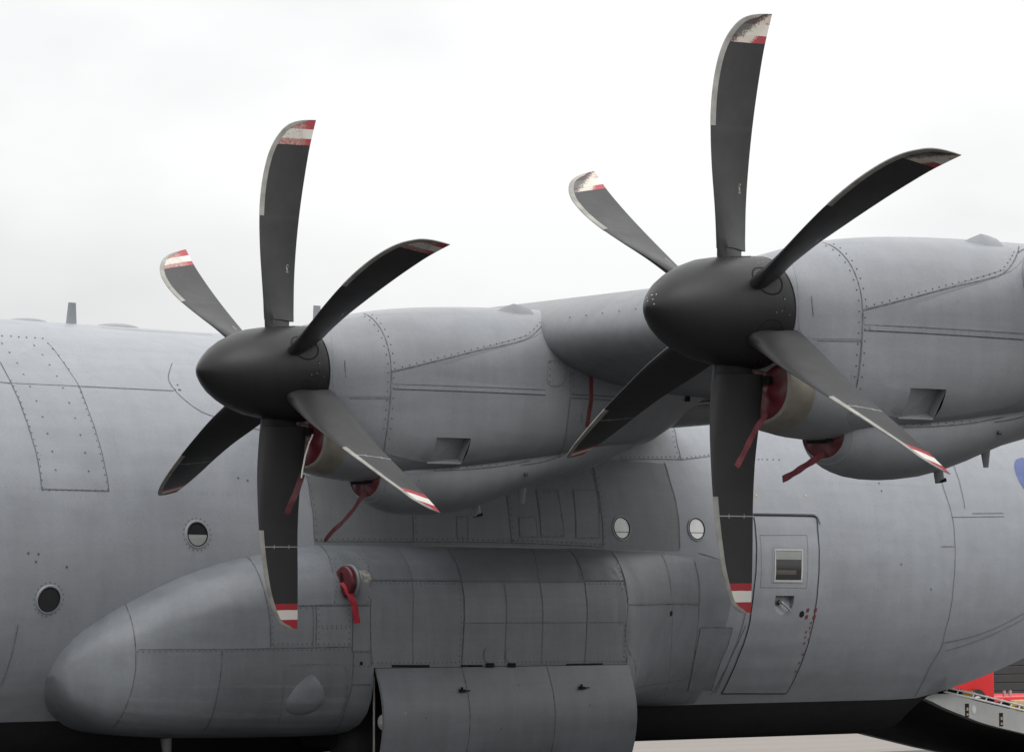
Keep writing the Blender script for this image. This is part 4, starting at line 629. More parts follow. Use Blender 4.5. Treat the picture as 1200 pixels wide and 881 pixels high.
# faint production rivet rows on the barrel
fr = []
for xr in [-1.1, 0.35, 2.0, 9.35, 9.9, 10.4]:
    fr += [(xr, -math.sqrt(max(RF**2 - (z - ZC)**2, 0)), z) for z in [1.2 + .06*k for k in range(52)]]
for zr, x0, x1 in ((3.30, 8.9, 11.0), (1.62, 8.9, 10.9), (3.95, 7.4, 11), (4.35, -1.2, 2.4), (3.0, -1.3, 2.1), (1.5, -1.3, -.3)):
    fr += [(x0 + .055*k, -math.sqrt(RF**2 - (zr - ZC)**2), zr) for k in range(int((x1-x0)/.055))]
A(rivets('flush_rivet_row', fus_host, fr, JOINTF, None, r=0.0035, h=0.0022))
A(rivets('paint_scuff', fus_host, FE['smudge'][0], SCREW, None, r=0.011, h=0.0015))
A(rivets('stencil_mark', fus_host, FE['tinytext'][0], JOINT, None, r=0.009, h=0.0015))
A(rivets('yellow_spot', fus_host, FE['yel'][0], YELP, None, r=0.012, h=0.002))

def disc_on(name, host, c, r, mat, parent, off=0.004, inner=0.0, n=40, zlo=None, zhi=None, dome=0.0):
    """disc or ring lying on a host surface"""
    p, nn = host.snap(c)
    a = Vector((1, 0, 0)); a = (a - nn * a.dot(nn)).normalized(); b = nn.cross(a)
    if b.z < 0: b = -b
    V = []; F = []
    if zlo is None:
        if inner:
            for k in range(n):
                t = 2*PI*k/n; d = a*math.cos(t) + b*math.sin(t)
                for rr, oo in ((inner, .001), (inner + (r-inner)*.25, off), (inner + (r-inner)*.75, off), (r, .0005)):
                    q, n2 = host.snap(p + d*rr); V.append(q + nn*oo)
            for k in range(n):
                m = (k+1) % n
                for j in range(3): F.append((4*k+j, 4*k+j+1, 4*m+j+1, 4*m+j))
        else:
            V.append(p + nn*(off+dome))
            for rr in (.5, 1.0):
                for k in range(n):
                    t = 2*PI*k/n; V.append(host.snap(p + (a*math.cos(t)+b*math.sin(t))*r*rr)[0] + nn*(off + dome*(1-rr*rr)))
            for k in range(n):
                m = (k+1) % n
                F.append((0, 1+k, 1+m)); F.append((1+k, 1+n+k, 1+n+m, 1+m))
    else:   # part of a disc between two heights
        m_ = 14
        for i in range(m_+1):
            s = zlo + (zhi-zlo)*i/m_; h = math.sqrt(max(r*r - s*s, 0))
            for x in (-1, -.5, 0, .5, 1): V.append(host.snap(p + a*h*x + b*s)[0] + nn*off)
        for i in range(m_):
            for j in range(4): F.append((5*i+j, 5*i+j+1, 5*i+6+j, 5*i+5+j))
    F = orient(host, V, F)
    return mesh(name, V, F, mat, parent, fixn=False)

for k, c in enumerate(FE['win_px'][0]):
    w = A(disc_on('cabin_window', fus_host, c, .130, SKIN, None, off=.010, inner=.106))
    seal = disc_on('window_seal', fus_host, c, .112, BLACK, w, off=.0125, inner=.100)
    if k == 0:
        disc_on('window_pane', fus_host, c, .104, GLASSD, w, off=.005, zlo=0.0, zhi=.104)
        disc_on('window_blind', fus_host, c, .104, BLINDG, w, off=.0055, zlo=-.104, zhi=-.004)
    elif k == 1:
        disc_on('window_pane', fus_host, c, .104, GLASSD, w, off=.005)
    else:
        disc_on('window_pane', fus_host, c, .104, BLIND, w, off=.005)
        disc_on('window_shade_edge', fus_host, c, .100, BLINDG, w, off=.0062, zlo=-.045, zhi=-.036)
    if k < 2:
        p, nn = fus_host.snap(c)
        a = Vector((1, 0, 0)); b = nn.cross(a)
        ident(rivets('window_screw', fus_host, [p + (a*math.cos(2*PI*j/20) + b*math.sin(2*PI*j/20))*.148 for j in range(20)], SCREW, None, r=.0062, h=.005), w)

# crew door with its window and handle pocket
L, Rr = FE['door_panel_px']
L = resample(L, 9); Rr = resample(Rr, 9)
door = A(panel('crew_door', fus_host, [[L[i], Rr[i]] for i in range(9)], SKIN, None, thick=.006, gap=.007, step=.06))
ident(joints('door_seal', fus_host, [(0.011, l) for l in FE['door_line']], BLACK, None, off=.0068), door)
ident(joints('rain_gutter', fus_host, [(0.018, FE['gutter'][0])], SKIN, None, off=.022), door)
g_ = FE['gutter'][0]
ident(tube('gutter_lip', [fus_host.snap(p)[0] + fus_host.snap(p)[1]*.016 for p in resample(g_, 26)], .009, SKIN), door)
wx0, wx1, wz0, wz1 = 8.285, 8.765, 2.235, 2.605
def quad_on(name, host, x0, x1, z0, z1, mat, parent, off=.006, n=6, y=-2.1):
    rows = [[(x0 + (x1-x0)*i/n, y, z0 + (z1-z0)*j/n) for i in range(n+1)] for j in range(n+1)]
    V = []; F = []
    for r in rows:
        for q in r:
            p = host.b.ray_cast(Vector((q[0], -9, q[2])), Vector((0, 1, 0)))
            V.append(p[0] + p[1]*off)
    for j in range(n):
        for i in range(n): F.append((j*(n+1)+i, j*(n+1)+i+1, (j+1)*(n+1)+i+1, (j+1)*(n+1)+i))
    F = orient(host, V, F)
    return mesh(name, V, F, mat, parent, fixn=False)
dw = quad_on('door_window', fus_host, wx0, wx1, wz0, wz1, SKIN, door, off=.0085)
# the pane sits in the fourth level's place: kept as pieces of the door
quad_on('window_pane', fus_host, wx0+.05, wx1-.055, wz0+.035, wz1-.035, GLASSD, door, off=.0105)
quad_on('window_blind', fus_host, wx0+.053, wx1-.058, wz0+.245, wz1-.038, BLINDG, door, off=.0115)
quad_on('window_brown_band', fus_host, wx0+.053, wx1-.13, wz0+.09, wz0+.135, plain('brown_band', (.07, .06, .05), rough=.6), door, off=.0112)  # brown band low in the pane
for (a0, a1, b0, b1) in ((wx0+.03, wx1-.035, wz0+.012, wz0+.034), (wx0+.03, wx1-.035, wz1-.034, wz1-.016), (wx0+.03, wx0+.05, wz0+.034, wz1-.034), (wx1-.056, wx1-.035, wz0+.034, wz1-.034)):
    quad_on('window_frame', fus_host, a0, a1, b0, b1, plain('pale_window_frame', (.40, .40, .39), rough=.5), door, off=.0135)
sc = [(wx0+.014, -2.14, wz0 + .02 + .03*k) for k in range(12)] + [(wx1-.014, -2.14, wz0 + .02 + .03*k) for k in range(12)]
ident(rivets('window_screw', fus_host, [fus_host.b.ray_cast(Vector((x, -9, z)), Vector((0, 1, 0)))[0] + Vector((0, -.009, 0)) for x, y, z in sc], SCREW, None, r=.006, h=.005), door)
hx0, hx1, hz0, hz1 = 8.365, 8.640, 1.91, 2.105
def hp(c, m): return c.y < -1.5 and hx0 - m < c.x < hx1 + m and hz0 - m < c.z < hz1 + m
for o_ in (fuselage, door):
    cut_hole(o_, [(0, hx0), (0, hx1), (2, hz0), (2, hz1)], hp)
def fp(x, z):
    p = fus_host.b.ray_cast(Vector((x, -9, z)), Vector((0, 1, 0)))[0]; return p
hr = recess('handle_pocket', fus_host, [fp(hx0, hz0), fp(hx1, hz0), fp(hx1, hz1), fp(hx0, hz1)], [.004, .004, .07, .07], SKIN, door)
pc = fp(8.47, 2.03)
hv, hf = tube_vf([pc + Vector((-.01, .03, .01)), pc + Vector((0, -.004, .005)), pc + Vector((.03, -.008, -.015)), pc + Vector((.12, -.008, -.075))], [.022, .018, .010, .009])
mesh('door_handle', hv, hf, BARE, door)
disc_on('handle_boss', fus_host, pc + Vector((-.02, 0, .0)), .03, BLACK, door, off=-.02)
# D-shaped lower corners of the pocket
for sx in (0, 1):
    x0 = hx1 if sx else hx0; d = -1 if sx else 1
    cs = [fp(x0, hz0), fp(x0 + d*.11, hz0), fp(x0 + d*.045, hz0+.03), fp(x0 + d*.012, hz0+.075), fp(x0, hz0+.12)]
    V = [c + Vector((0, -.0055, 0)) for c in cs]
    F = orient(fus_host, V, [(0, 1, 2), (0, 2, 3), (0, 3, 4)])
    mesh('pocket_corner', V, F, SKIN, door, smooth=False, fixn=False)
# oval plug, red cut-in marks, scuffs
A(disc_on('oval_plug', fus_host, FE['oval'][0][0], .035, BLACK, None, off=.009))
V = []; F = []
rb = FE['redblk'][0]
for k, c in enumerate(rb):
    s = .021 if k < 4 else .013
    p, nn = fus_host.snap(c)
    a = Vector((1, 0, 0)); b = nn.cross(a)
    if b.z < 0: b = -b
    a = a + b * .25
    o_ = len(V); V += [p + nn*.009 + a*s*i + b*s*1.0*j for i, j in ((-1, -1), (1, -1), (1, 1), (-1, 1))]; F.append((o_, o_+1, o_+2, o_+3))
    A(mesh('red_break_in_mark' if k < 4 else 'faded_red_dash', V, orient(fus_host, V, F), REDPAINT if k < 4 else PINKP, None, smooth=False, fixn=False)); V = []; F = []
# roundel: its forward edge is at the picture's right edge
rc = Vector(FE['roundel_px'][0][0]); rcz = rc.z
A(disc_on('roundel', fus_host, (rc.x + .265, rc.y, rcz), .265, BLUEP, None, off=.004, zlo=-.2649, zhi=.2649))
A(disc_on('roundel_centre', fus_host, (rc.x + .265, rc.y, rcz), .10, PINKP, None, off=.007))

# things on the roof
def fin(name, x, y, z, l0, l1, h, t, mat, rake=0.0):
    v = []
    for (zz, l, dx) in ((z - .06, l0, 0), (z + h, l1, rake)):
        for k in range(12):
            a = 2*PI*k/12
            v.append((x + dx + l/2*math.cos(a), y + t/2*math.sin(a)*(1 if zz < z else .6), zz))
    f = [tuple(range(12)), tuple(range(12, 24))] + [(k, (k+1) % 12, 12+(k+1) % 12, 12+k) for k in range(12)]
    return A(mesh(name, v, f, mat, None))
fin('blade_antenna', 1.06, -.1, 4.66, .13, .085, .20, .035, NACP, rake=.01)
fin('whip_antenna', 4.03, 0, 4.72, .12, .09, .30, .03, NACP)
def dome(name, c, rx, ry, h, mat):
    R = []
    for i in range(7):
        t = PI/2*i/6
        R.append([(c[0] + rx*math.cos(t)*math.cos(2*PI*k/24), c[1] + ry*math.cos(t)*math.sin(2*PI*k/24), c[2] + h*math.sin(t)) for k in range(24)])
    R[-1] = [(c[0]+.001*math.cos(2*PI*k/24), c[1]+.001*math.sin(2*PI*k/24), c[2]+h) for k in range(24)]
    v, f = loft(R); return A(mesh(name, v, f, mat, None))
dome('roof_dome', (0.62, 0, 4.64), .22, .22, .055, NACP)
dome('roof_dome', (1.62, 0, 4.64), .24, .24, .062, NACP)
dome('roof_dome', (0.05, 0, 4.64), .20, .20, .060, NACP)

# ================================================================== gear fairing skin
for nm, rows in PA['pod']:
    A(panel(nm, pod_host, rows, PODP, None, thick=0.003, gap=0.0035))
A(joints('joint_sealant_line', pod_host, FE['pod_j'], JOINT, None, w=0.0078, off=.0044))
A(joints('faint_joint_line', pod_host, FE['pod_jf'], JOINTF, None, w=0.009, off=.0044))
A(joints('hinge_gap', pod_host, [(0.022, l) for l in FE['hinge_gaps']], BLACK, None, off=.005))
rp = []
for ln in FE['pod_riv_ln']: rp += along(ln, 0.05)
A(rivets('fastener_row', pod_host, rp, SCREW, None, r=0.0062, h=0.007))
for nm, rows in PA['mix']: A(panel(nm, mix_host, rows, PODP, None, thick=.003, gap=.0035))
A(joints('joint_sealant_line', mix_host, FE['mix_j'], JOINT, None, w=.008))
for k, c in enumerate(FE['ovals'][0]):
    if k == 0: A(disc_on('drain_hole', pod_host, c, .028, BLACK, None, off=.006))
    elif k in (1, 2):
        A(disc_on('hinge_access_cover', pod_host, c, .075, PODP, None, off=.010, n=24))
        q = Vector(c) + Vector((0, -.006, -.095)); A(box('hinge_lug', q - Vector((.045, .012, .02)), q + Vector((.045, .012, .02)), BLACK, None, .003))
    else: A(disc_on('drain_hole', pod_host, c, .018, BLACK, None, off=.006))
# air intake boss on the shoulder, its mouth facing forward
cx, cy, cz = 2.33, -2.735, 2.207
R = []
for dx, r, dy in ((0.03, .118, 0), (0, .128, 0), (0, .150, 0), (.015, .160, 0), (.03, .156, .008), (.07, .140, .03), (.12, .10, .065), (.17, .05, .09)):
    R.append([(cx + dx, cy + dy + r*.98*math.cos(2*PI*k/32), cz + r*math.sin(2*PI*k/32)) for k in range(32)])
v, f = loft(R)
A(mesh('shoulder_air_intake', v, f, PODP, None))
A(disc_on('bare_metal_patch', pod_host, (2.58, -2.68, 2.27), .075, plain('chipped_primer', (.26, .245, .22), rough=.7, noise=.5, nscale=30), None, off=.004, n=9))
# teardrop blister on the lower nose of the fairing
p0 = Vector(FE['bump'][0][0])
R = []
for i in range(9):
    t = i/8*PI/2
    ring = []
    for k in range(40):
        a = 2*PI*k/40
        w_ = .215*(1 - .42*max(0, math.sin(a))**1.5); h_ = .25 if math.sin(a) > 0 else .15
        q = p0 + Vector((w_*math.cos(a)*math.cos(t) + .03*math.sin(a)*math.cos(t), 0, h_*math.sin(a)*math.cos(t)))
        s, nn = pod_host.snap(q)
        ring.append(s + nn*(.042*math.sin(t)**1.7 - .002))
    R.append(ring)
v, f = loft(R)
A(mesh('landing_light_blister', v, f, PODP, None))

# open gear door, hinged at its top edge and curving out and back in
DPF = [(-2.775, 1.425), (-2.80, 1.375), (-2.835, 1.29), (-2.868, 1.19), (-2.890, 1.09), (-2.900, 1.00), (-2.898, .90), (-2.886, .80), (-2.865, .70), (-2.83, .60), (-2.78, .50), (-2.71, .40)]
def door_leaf():
    V = []; F = []
    NX = 24
    for side in (0, 1):
        for i in range(NX+1):
            x = 2.62 + 3.085*i/NX
            for j, (y, z) in enumerate(DPF):
                a = DPF[max(j-1, 0)]; b = DPF[min(j+1, len(DPF)-1)]
                t = Vector((b[0]-a[0], b[1]-a[1])).normalized(); n = Vector((t[1], -t[0]))
                V.append((x, y - n[0]*side*-.03 if False else y + side*.03*abs(n[0]), z))
    nj = len(DPF); S = (NX+1)*nj
    for i in range(NX):
        for j in range(nj-1):
            q = (i*nj+j, i*nj+j+1, (i+1)*nj+j+1, (i+1)*nj+j); F.append(q); F.append(tuple(S+k for k in reversed(q)))
    for j in range(nj-1):
        F.append((j, j+1, S+j+1, S+j)); F.append((NX*nj+j, NX*nj+j+1, S+NX*nj+j+1, S+NX*nj+j))
    for i in range(NX):
        F.append((i*nj, (i+1)*nj, S+(i+1)*nj, S+i*nj)); F.append((i*nj+nj-1, (i+1)*nj+nj-1, S+(i+1)*nj+nj-1, S+i*nj+nj-1))
    return V, F
v, f = door_leaf()
gdoor = A(mesh('main_gear_door', v, f, PODP, None))
door_host = Host([gdoor])
def dl(x, skip=0): return [(x, y, z) for y, z in DPF]
ident(joints('door_joint_line', door_host, [dl(3.62), dl(4.66)], JOINT, None, w=.010, off=.001), gdoor)
for (x, z) in ((3.55, 1.21), (5.02, 1.215)):
    y = min(DPF, key=lambda q: abs(q[1]-z))[0]
    b = bmesh.new(); add_box(b, (x-.03, y-.022, z-.014), (x+.03, y+.01, z+.014), .003); add_box(b, (x+.02, y-.016, z-.004), (x+.09, y+.004, z+.006)); add_box(b, (x-.012, y-.016, z), (x+.002, y+.004, z+.035))
    ident(bm_to('door_latch', b, BLACK, None), gdoor)
ident(disc_on('pale_plug', door_host, (2.86, -2.9, 1.02), .015, WHITEP, None, off=.003, n=14), gdoor)
for (x, z) in ((3.1, .97), (4.25, 1.27), (5.1, 1.05), (4.0, .85)):
    ident(disc_on('scuff_mark', door_host, (x, -2.9, z), .009, SCREW, None, off=.002, n=8), gdoor)
# wheel bay behind the door
RAMPROD = plain('dull_rod_metal', (.22, .22, .21), rough=.5)
A(box('wheel_bay_dark_backing', (2.63, -2.10, .70), (5.67, -1.62, 1.60), BLACK, None))  # black backing stands in for the shaded bay interior
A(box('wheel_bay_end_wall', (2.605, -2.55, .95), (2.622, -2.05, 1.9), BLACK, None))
A(tube('door_rod', [(2.645, -2.715, 1.36), (2.645, -2.712, .42)], .010, RAMPROD, None, 8))
lamp = A(tube('taxi_lamp_housing', [(2.74, -2.80, .94), (2.68, -2.80, .94)], [.05, .078], BLACK, None, 20))
ident(tube('lamp_lens', [(2.683, -2.80, .94), (2.67, -2.80, .94), (2.655, -2.80, .94)], [.070, .066, .035], plain('lamp_glass', (.35, .36, .36), rough=.12, noise=.4, nscale=40), None, 20), lamp)
for wxp, wyp in ((3.40, -2.12), (4.95, -2.12), (3.40, 2.12), (4.95, 2.12)):
    R = []
    for dy, r in ((-.22, .40), (-.235, .52), (-.20, .66), (-.12, .705), (0, .712), (.12, .705), (.20, .66), (.235, .52), (.22, .40)):
        R.append([(wxp + r*math.cos(2*PI*k/40), wyp + dy, .712 + r*math.sin(2*PI*k/40)) for k in range(40)])
    v, f = loft(R)
    ty = A(mesh('main_wheel', v, f, RUBBER, None))
    v, f = tube_vf([(wxp, wyp - .21, .712), (wxp, wyp - .18, .712), (wxp, wyp + .18, .712)], [.30, .39, .39], 32)
    mesh('wheel_rim', v, f, BARE, ty)
A(tube('gear_strut', [(4.17, -2.10, 1.7), (4.17, -2.10, .72), (3.4, -2.1, .712)], .07, BARE, None, 12))
A(box('gear_beam', (3.3, -1.86, .66), (5.05, -1.76, .80), BLACK, None))
v, f = tube_vf([(.73, -2.2, .83), (.735, -2.2, .76), (.74, -2.2, .71)], [.05, .045, .04], 12)
A(mesh('underside_drain_mast', v, f, SCREW, None))

# ================================================================== cargo ramp
RT = [(11.30, 1.00), (11.42, 1.030), (11.66, 1.035), (12.03, .968), (12.49, .884), (12.95, .802), (14.3, .56), (15.6, .33)]
RB = [(11.30, .985), (11.42, .95), (11.58, .89), (11.95, .78), (12.25, .695), (12.6, .625), (12.95, .563), (14.3, .30), (15.6, .08)]
def rt(x): return interp(RT, x)
def rbm(x): return interp(RB, x)
RX = [11.30, 11.36, 11.42, 11.5, 11.6, 11.75, 11.95, 12.2, 12.5, 12.95, 13.5, 14.3, 15.0, 15.6]
R = [[(x, -1.50, rt(x)), (x, -1.40, rt(x)), (x, -1.40, rbm(x)), (x, -1.50, rbm(x))] for x in RX]
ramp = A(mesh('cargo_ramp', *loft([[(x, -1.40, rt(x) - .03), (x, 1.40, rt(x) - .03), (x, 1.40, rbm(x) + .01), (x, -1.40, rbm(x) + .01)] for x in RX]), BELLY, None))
RAMPSIDE = plain('ramp_side_grey', (.30, .305, .30), rough=.45, noise=.08, nscale=5)
mesh('ramp_side_beam', *loft(R), RAMPSIDE, ramp)
mesh('ramp_side_beam', *loft([[(x, -y, z) for x, y, z in r] for r in R]), RAMPSIDE, ramp)
for sx, sz in ((11.985, .845), (12.556, .730)):
    b = bmesh.new()
    add_box(b, (sx-.03, -1.506, sz-.075), (sx+.03, -1.5, sz+.075), .0)
    bm_to('lashing_slot', b, BLACK, ramp)
    for a0, a1 in ((-.005, .03), (-.06, -.035)):
        b = bmesh.new(); add_box(b, (sx-.014, -1.512, sz+a0), (sx+.014, -1.506, sz+a1)); bm_to('lashing_fitting', b, plain('brass_fitting', (.35, .24, .16), rough=.5), ramp)
v, f = tube_vf([(12.10, -1.498, .85), (12.10, -1.506, .85)], [.035, .033], 20)
v = [(x, y, .85 + (z-.85)*1.5) for x, y, z in v]
mesh('ramp_plug', v, f, plain('pale_grey_plug', (.42, .43, .42)), ramp)
WR = plain('pale_rail_paint', (.55, .56, .55), rough=.4)
def rz(x, h): return rt(x) + h
mesh('ramp_edge_rail', *tube_vf([(x, -1.49, rz(x, .075)) for x in (11.62, 12.2, 12.8, 13.5, 15)], .011, 8), WR, ramp)
mesh('ramp_edge_rail', *tube_vf([(x, -1.49, rz(x, .022)) for x in (11.62, 12.2, 12.8, 13.5, 15)], .012, 8), WR, ramp)
for x in (11.65, 11.83, 12.08, 12.3, 12.55, 12.72, 12.86, 13.1, 13.4, 13.8):
    mesh('rail_post', *tube_vf([(x, -1.49, rz(x, .01)), (x + .05, -1.49, rz(x, .08))], .009, 6), WR, ramp)
for x0, x1, m in ((11.98, 12.16, YELP), (12.78, 12.86, YELP), (13.0, 13.2, YELP)):
    b = bmesh.new(); add_box(b, (x0, -1.45, rz((x0+x1)/2, .0)), (x1, -1.33, rz((x0+x1)/2, .10)), .006); bm_to('yellow_roller_stop', b, m, ramp)
for x0, x1 in ((11.72, 11.95), (12.3, 12.5), (12.6, 12.75)):
    b = bmesh.new(); add_box(b, (x0, -1.46, rz((x0+x1)/2, .0)), (x1, -1.30, rz((x0+x1)/2, .07)), .005); bm_to('roller_block', b, BLACK, ramp)

# ================================================================== engines
def place_engine(o, k):
    o.parent = aircraft; o.matrix_parent_inverse = AX
    o.location = ENG[k]; o.rotation_euler = (0, TILT, 0)

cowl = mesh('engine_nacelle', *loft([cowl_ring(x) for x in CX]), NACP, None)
duct = mesh('intake_duct', *loft([duct_ring(x) for x in DX]), NACP, cowl)
scp = mesh('oil_cooler_scoop', *loft([scoop_ring(x) for x in SX]), NACP, cowl)
eng_host = Host([cowl, duct, scp])
# lip of the main intake: stained metal ring with a pale edge
def lip(rf, xs_scales, name, mat, n=48):
    R = []
    for x, xs_, s in xs_scales:
        base = rf(xs_)
        zc = sum(p[2] for p in base)/len(base)
        R.append([(x, p[1]*s, zc + (p[2]-zc)*s) for p in base])
    v, f = loft(R, cap=False)
    return mesh(name, v, f, mat, cowl)
lip(duct_ring, [(.345, .345, 1.003), (.28, .28, 1.004), (.21, .21, 1.0), (.175, .175, .985)], 'intake_lip', LIPM)
lip(duct_ring, [(.175, .175, .985), (.163, .165, .965), (.160, .16, .945), (.166, .16, .925), (.19, .17, .90), (.28, .2, .88)], 'intake_lip_edge', WHITEP)
lip(scoop_ring, [(.845, .84, 1.0), (.815, .815, .995), (.800, .80, .97), (.80, .80, .945), (.83, .80, .92)], 'oil_cooler_lip', NACP)
for nm, rows in PA['n1']:
    panel(nm, eng_host, rows, NACP, cowl, thick=.003, gap=.0035)
jj = FE['nac_j'] + FE['nac2_j']
ident(joints('joint_sealant_line', eng_host, jj, JOINT, None, w=.007, off=.0044), cowl)
ident(joints('faint_joint_line', eng_host, FE['nac_jf'] + FE['nac2_jf'], JOINTF, None, w=.008, off=.0048), cowl)
# mirrored joints for the far side
mir = lambda Ls: [[(x, -y, z) for x, y, z in l] for l in Ls]
ident(joints('joint_sealant_line', eng_host, mir(FE['nac_j'][:4]), JOINT, None, w=.007, off=.0044), cowl)
rp = []
for ln in FE['nac_riv_ln']: rp += along(ln, 0.072)
for ln in FE['nac2_riv_ln']: rp += along(ln, 0.05)
ident(rivets('fastener_row', eng_host, rp, SCREW, None, r=.0062, h=.0075), cowl)
ident(joints('hinge_strip', eng_host, [(0.030, [((a[0]+b[0])/2, (a[1]+b[1])/2, (a[2]+b[2])/2) for a, b in zip(resample(FE['nac_j'][2], 8), resample([Vector(p) for p in FE['nac_j'][3]][0:1] and FE['nac_j'][3], 8))])], NACP, None, off=.007), cowl)
ident(joints('turbine_danger_stripe', eng_host, [(0.042, FE['red_stripe'][0])], REDPAINT, None, off=.0042), cowl)
# recessed louvre pocket low on the side
vx0, vx1, vz0, vz1 = 1.150, 1.505, -.715, -.515
def vp(c, m): return c.y < -.2 and vx0 - m < c.x < vx1 + m and vz0 - m < c.z < vz1 + m
for o_ in [cowl] + [c for c in cowl.children if c.name.startswith('lower_cowl_panel')]:
    cut_hole(o_, [(0, vx0), (0, vx1), (2, vz0), (2, vz1)], vp, margin=.25)
def ep(x, z): return eng_host.b.ray_cast(Vector((x, -3, z)), Vector((0, 1, 0)))[0]
recess('vent_pocket', eng_host, [ep(vx0, vz0), ep(vx1, vz0), ep(vx1, vz1), ep(vx0, vz1)], [.003, .065, .065, .003], NACP, cowl)
box('vent_sill', ep(vx0-.02, vz0) + Vector((0, -.006, -.010)), ep(vx1-.02, vz0) + Vector((0, .004, .002)), NACP, cowl)
# scoops on the shoulders of the cowling
def blister(sy):
    R = []
    for x, w, h in ((2.00, .010, .002), (2.07, .045, .028), (2.15, .08, .062), (2.22, .10, .088), (2.30, .11, .080), (2.40, .115, .062)):
        ring = []
        nn = Vector((0, -.30*sy, .954)); s_ = Vector((0, .954*sy, .30))
        c = Vector((x, -.225*sy, .578))
        for k in range(13):
            a = PI*k/12
            ring.append(c + s_*w*math.cos(a)*-1 + nn*(h*(1 - abs(math.cos(a))**1.3) - .012))
        R.append(ring)
    v, f = loft(R)
    mesh('cowling_scoop', v, f, NACP, cowl)
    v2 = [p + Vector((.003, 0, 0)) - (p - Vector((2.4, -.225*sy, .578)))*.15 for p in [Vector(q) for q in R[-1]]]
    mesh('scoop_mouth', v2, [tuple(range(13))], BLACK, cowl)
blister(1); blister(-1)
# drains under the tail of the cowling
tv, tf = tube_vf([(1.97, 0, -.98), (1.985, 0, -1.10), (1.995, 0, -1.135)], [.036, .036, .036], 14)
tb = mesh('drain_tube', tv, tf, NACP, cowl)
mesh('drain_tube_mouth', *tube_vf([(2.00, 0, -1.120), (2.005, 0, -1.142)], [.041, .044], 14), BLACK, cowl)
R = []
for z, x0, x1, t in ((-.78, 2.40, 2.56, .03), (-.86, 2.435, 2.55, .025), (-1.03, 2.47, 2.52, .012)):
    R.append([((x0+x1)/2 + (x1-x0)/2*math.cos(2*PI*k/12), t*math.sin(2*PI*k/12), z) for k in range(12)])
mesh('drain_mast', *loft(R), NACP, cowl)
kn = ep(2.225, -.79)
mesh('vent_knob', *tube_vf([kn + Vector((0, .02, 0)), kn + Vector((-.01, -.025, -.01)), kn + Vector((-.012, -.035, -.012))], [.018, .016, .008], 12), SCREW, cowl)
# exhaust
mesh('exhaust_nozzle', *loft([sect(x, -.02 + (x-3.6)*.04, -.40 + (x-3.6)*.08, w, 3, 3, zm=-.2) for x, w in ((3.6, .30), (4.05, .33), (4.6, .34), (5.3, .33))]), NACP, cowl)
mesh('exhaust_mouth', *loft([sect(x, -.0, -.28, .30, 3, 3, zm=-.15) for x in (5.301, 5.306)]), BLACK, cowl)
box('exhaust_shield', (4.02, -.46, -.14), (4.06, -.20, .03), BLACK, cowl)
mesh('exhaust_lit_edge', *tube_vf([(4.08, -.36, -.02), (4.9, -.36, -.045)], .012, 6), BARE, cowl)  # pale rods stand in for the lit edges of the exhaust pipe
mesh('exhaust_lit_edge', *tube_vf([(4.08, -.36, -.16), (4.6, -.36, -.115), (4.9, -.36, -.09)], .010, 6), BARE, cowl)
# black plate standing in for the shadow gap between spinner and cowling
mesh('spinner_shadow_gap', *tube_vf([(.150, 0, 0), (.172, 0, 0)], .385, 48), BLACK, cowl)

# ---- propeller
LE = [(-0.2299, -0.0496, 0.5), (-0.238, -0.051, 0.5847), (-0.2496, -0.0526, 0.7119), (-0.2575, -0.0492, 0.8369), (-0.2621, -0.0427, 0.9636), (-0.2624, -0.0373, 1.1104), (-0.2602, -0.0342, 1.2157), (-0.2513, -0.0319, 1.3594), (-0.2354, -0.0322, 1.4871), (-0.215, -0.0359, 1.6024), (-0.1901, -0.0431, 1.7053), (-0.1726, -0.0486, 1.7636), (-0.1448, -0.0573, 1.8334), (-0.1156, -0.0685, 1.891), (-0.0848, -0.0838, 1.9397), (-0.0539, -0.0978, 1.9779), (-0.0290, -0.1060, 2.0010), (0.002, -0.1165, 2.0215), (0.038, -0.1295, 2.0370), (0.085, -0.1440, 2.0490), (0.140, -0.1600, 2.0550), (0.2120, -0.1790, 2.0572)]
TE = [(0.1456, 0.0702, 0.5), (0.1411, 0.0607, 0.5799), (0.1345, 0.0462, 0.6997), (0.1309, 0.0349, 0.7796), (0.126, 0.0149, 0.8994), (0.1241, -0.005, 1.0192), (0.1252, -0.0171, 1.099), (0.1296, -0.0345, 1.2188), (0.134, -0.046, 1.2987), (0.1433, -0.0625, 1.4185), (0.1549, -0.0792, 1.5383), (0.1629, -0.0915, 1.6182), (0.175, -0.111, 1.738), (0.1839, -0.1256, 1.8179), (0.1995, -0.1519, 1.9377), (0.2166, -0.1809, 2.0575)]
THK = [(.30, .40), (.40, .32), (.45, .25), (.6, .17), (.9, .10), (1.3, .065), (1.7, .048), (2.06, .035)]
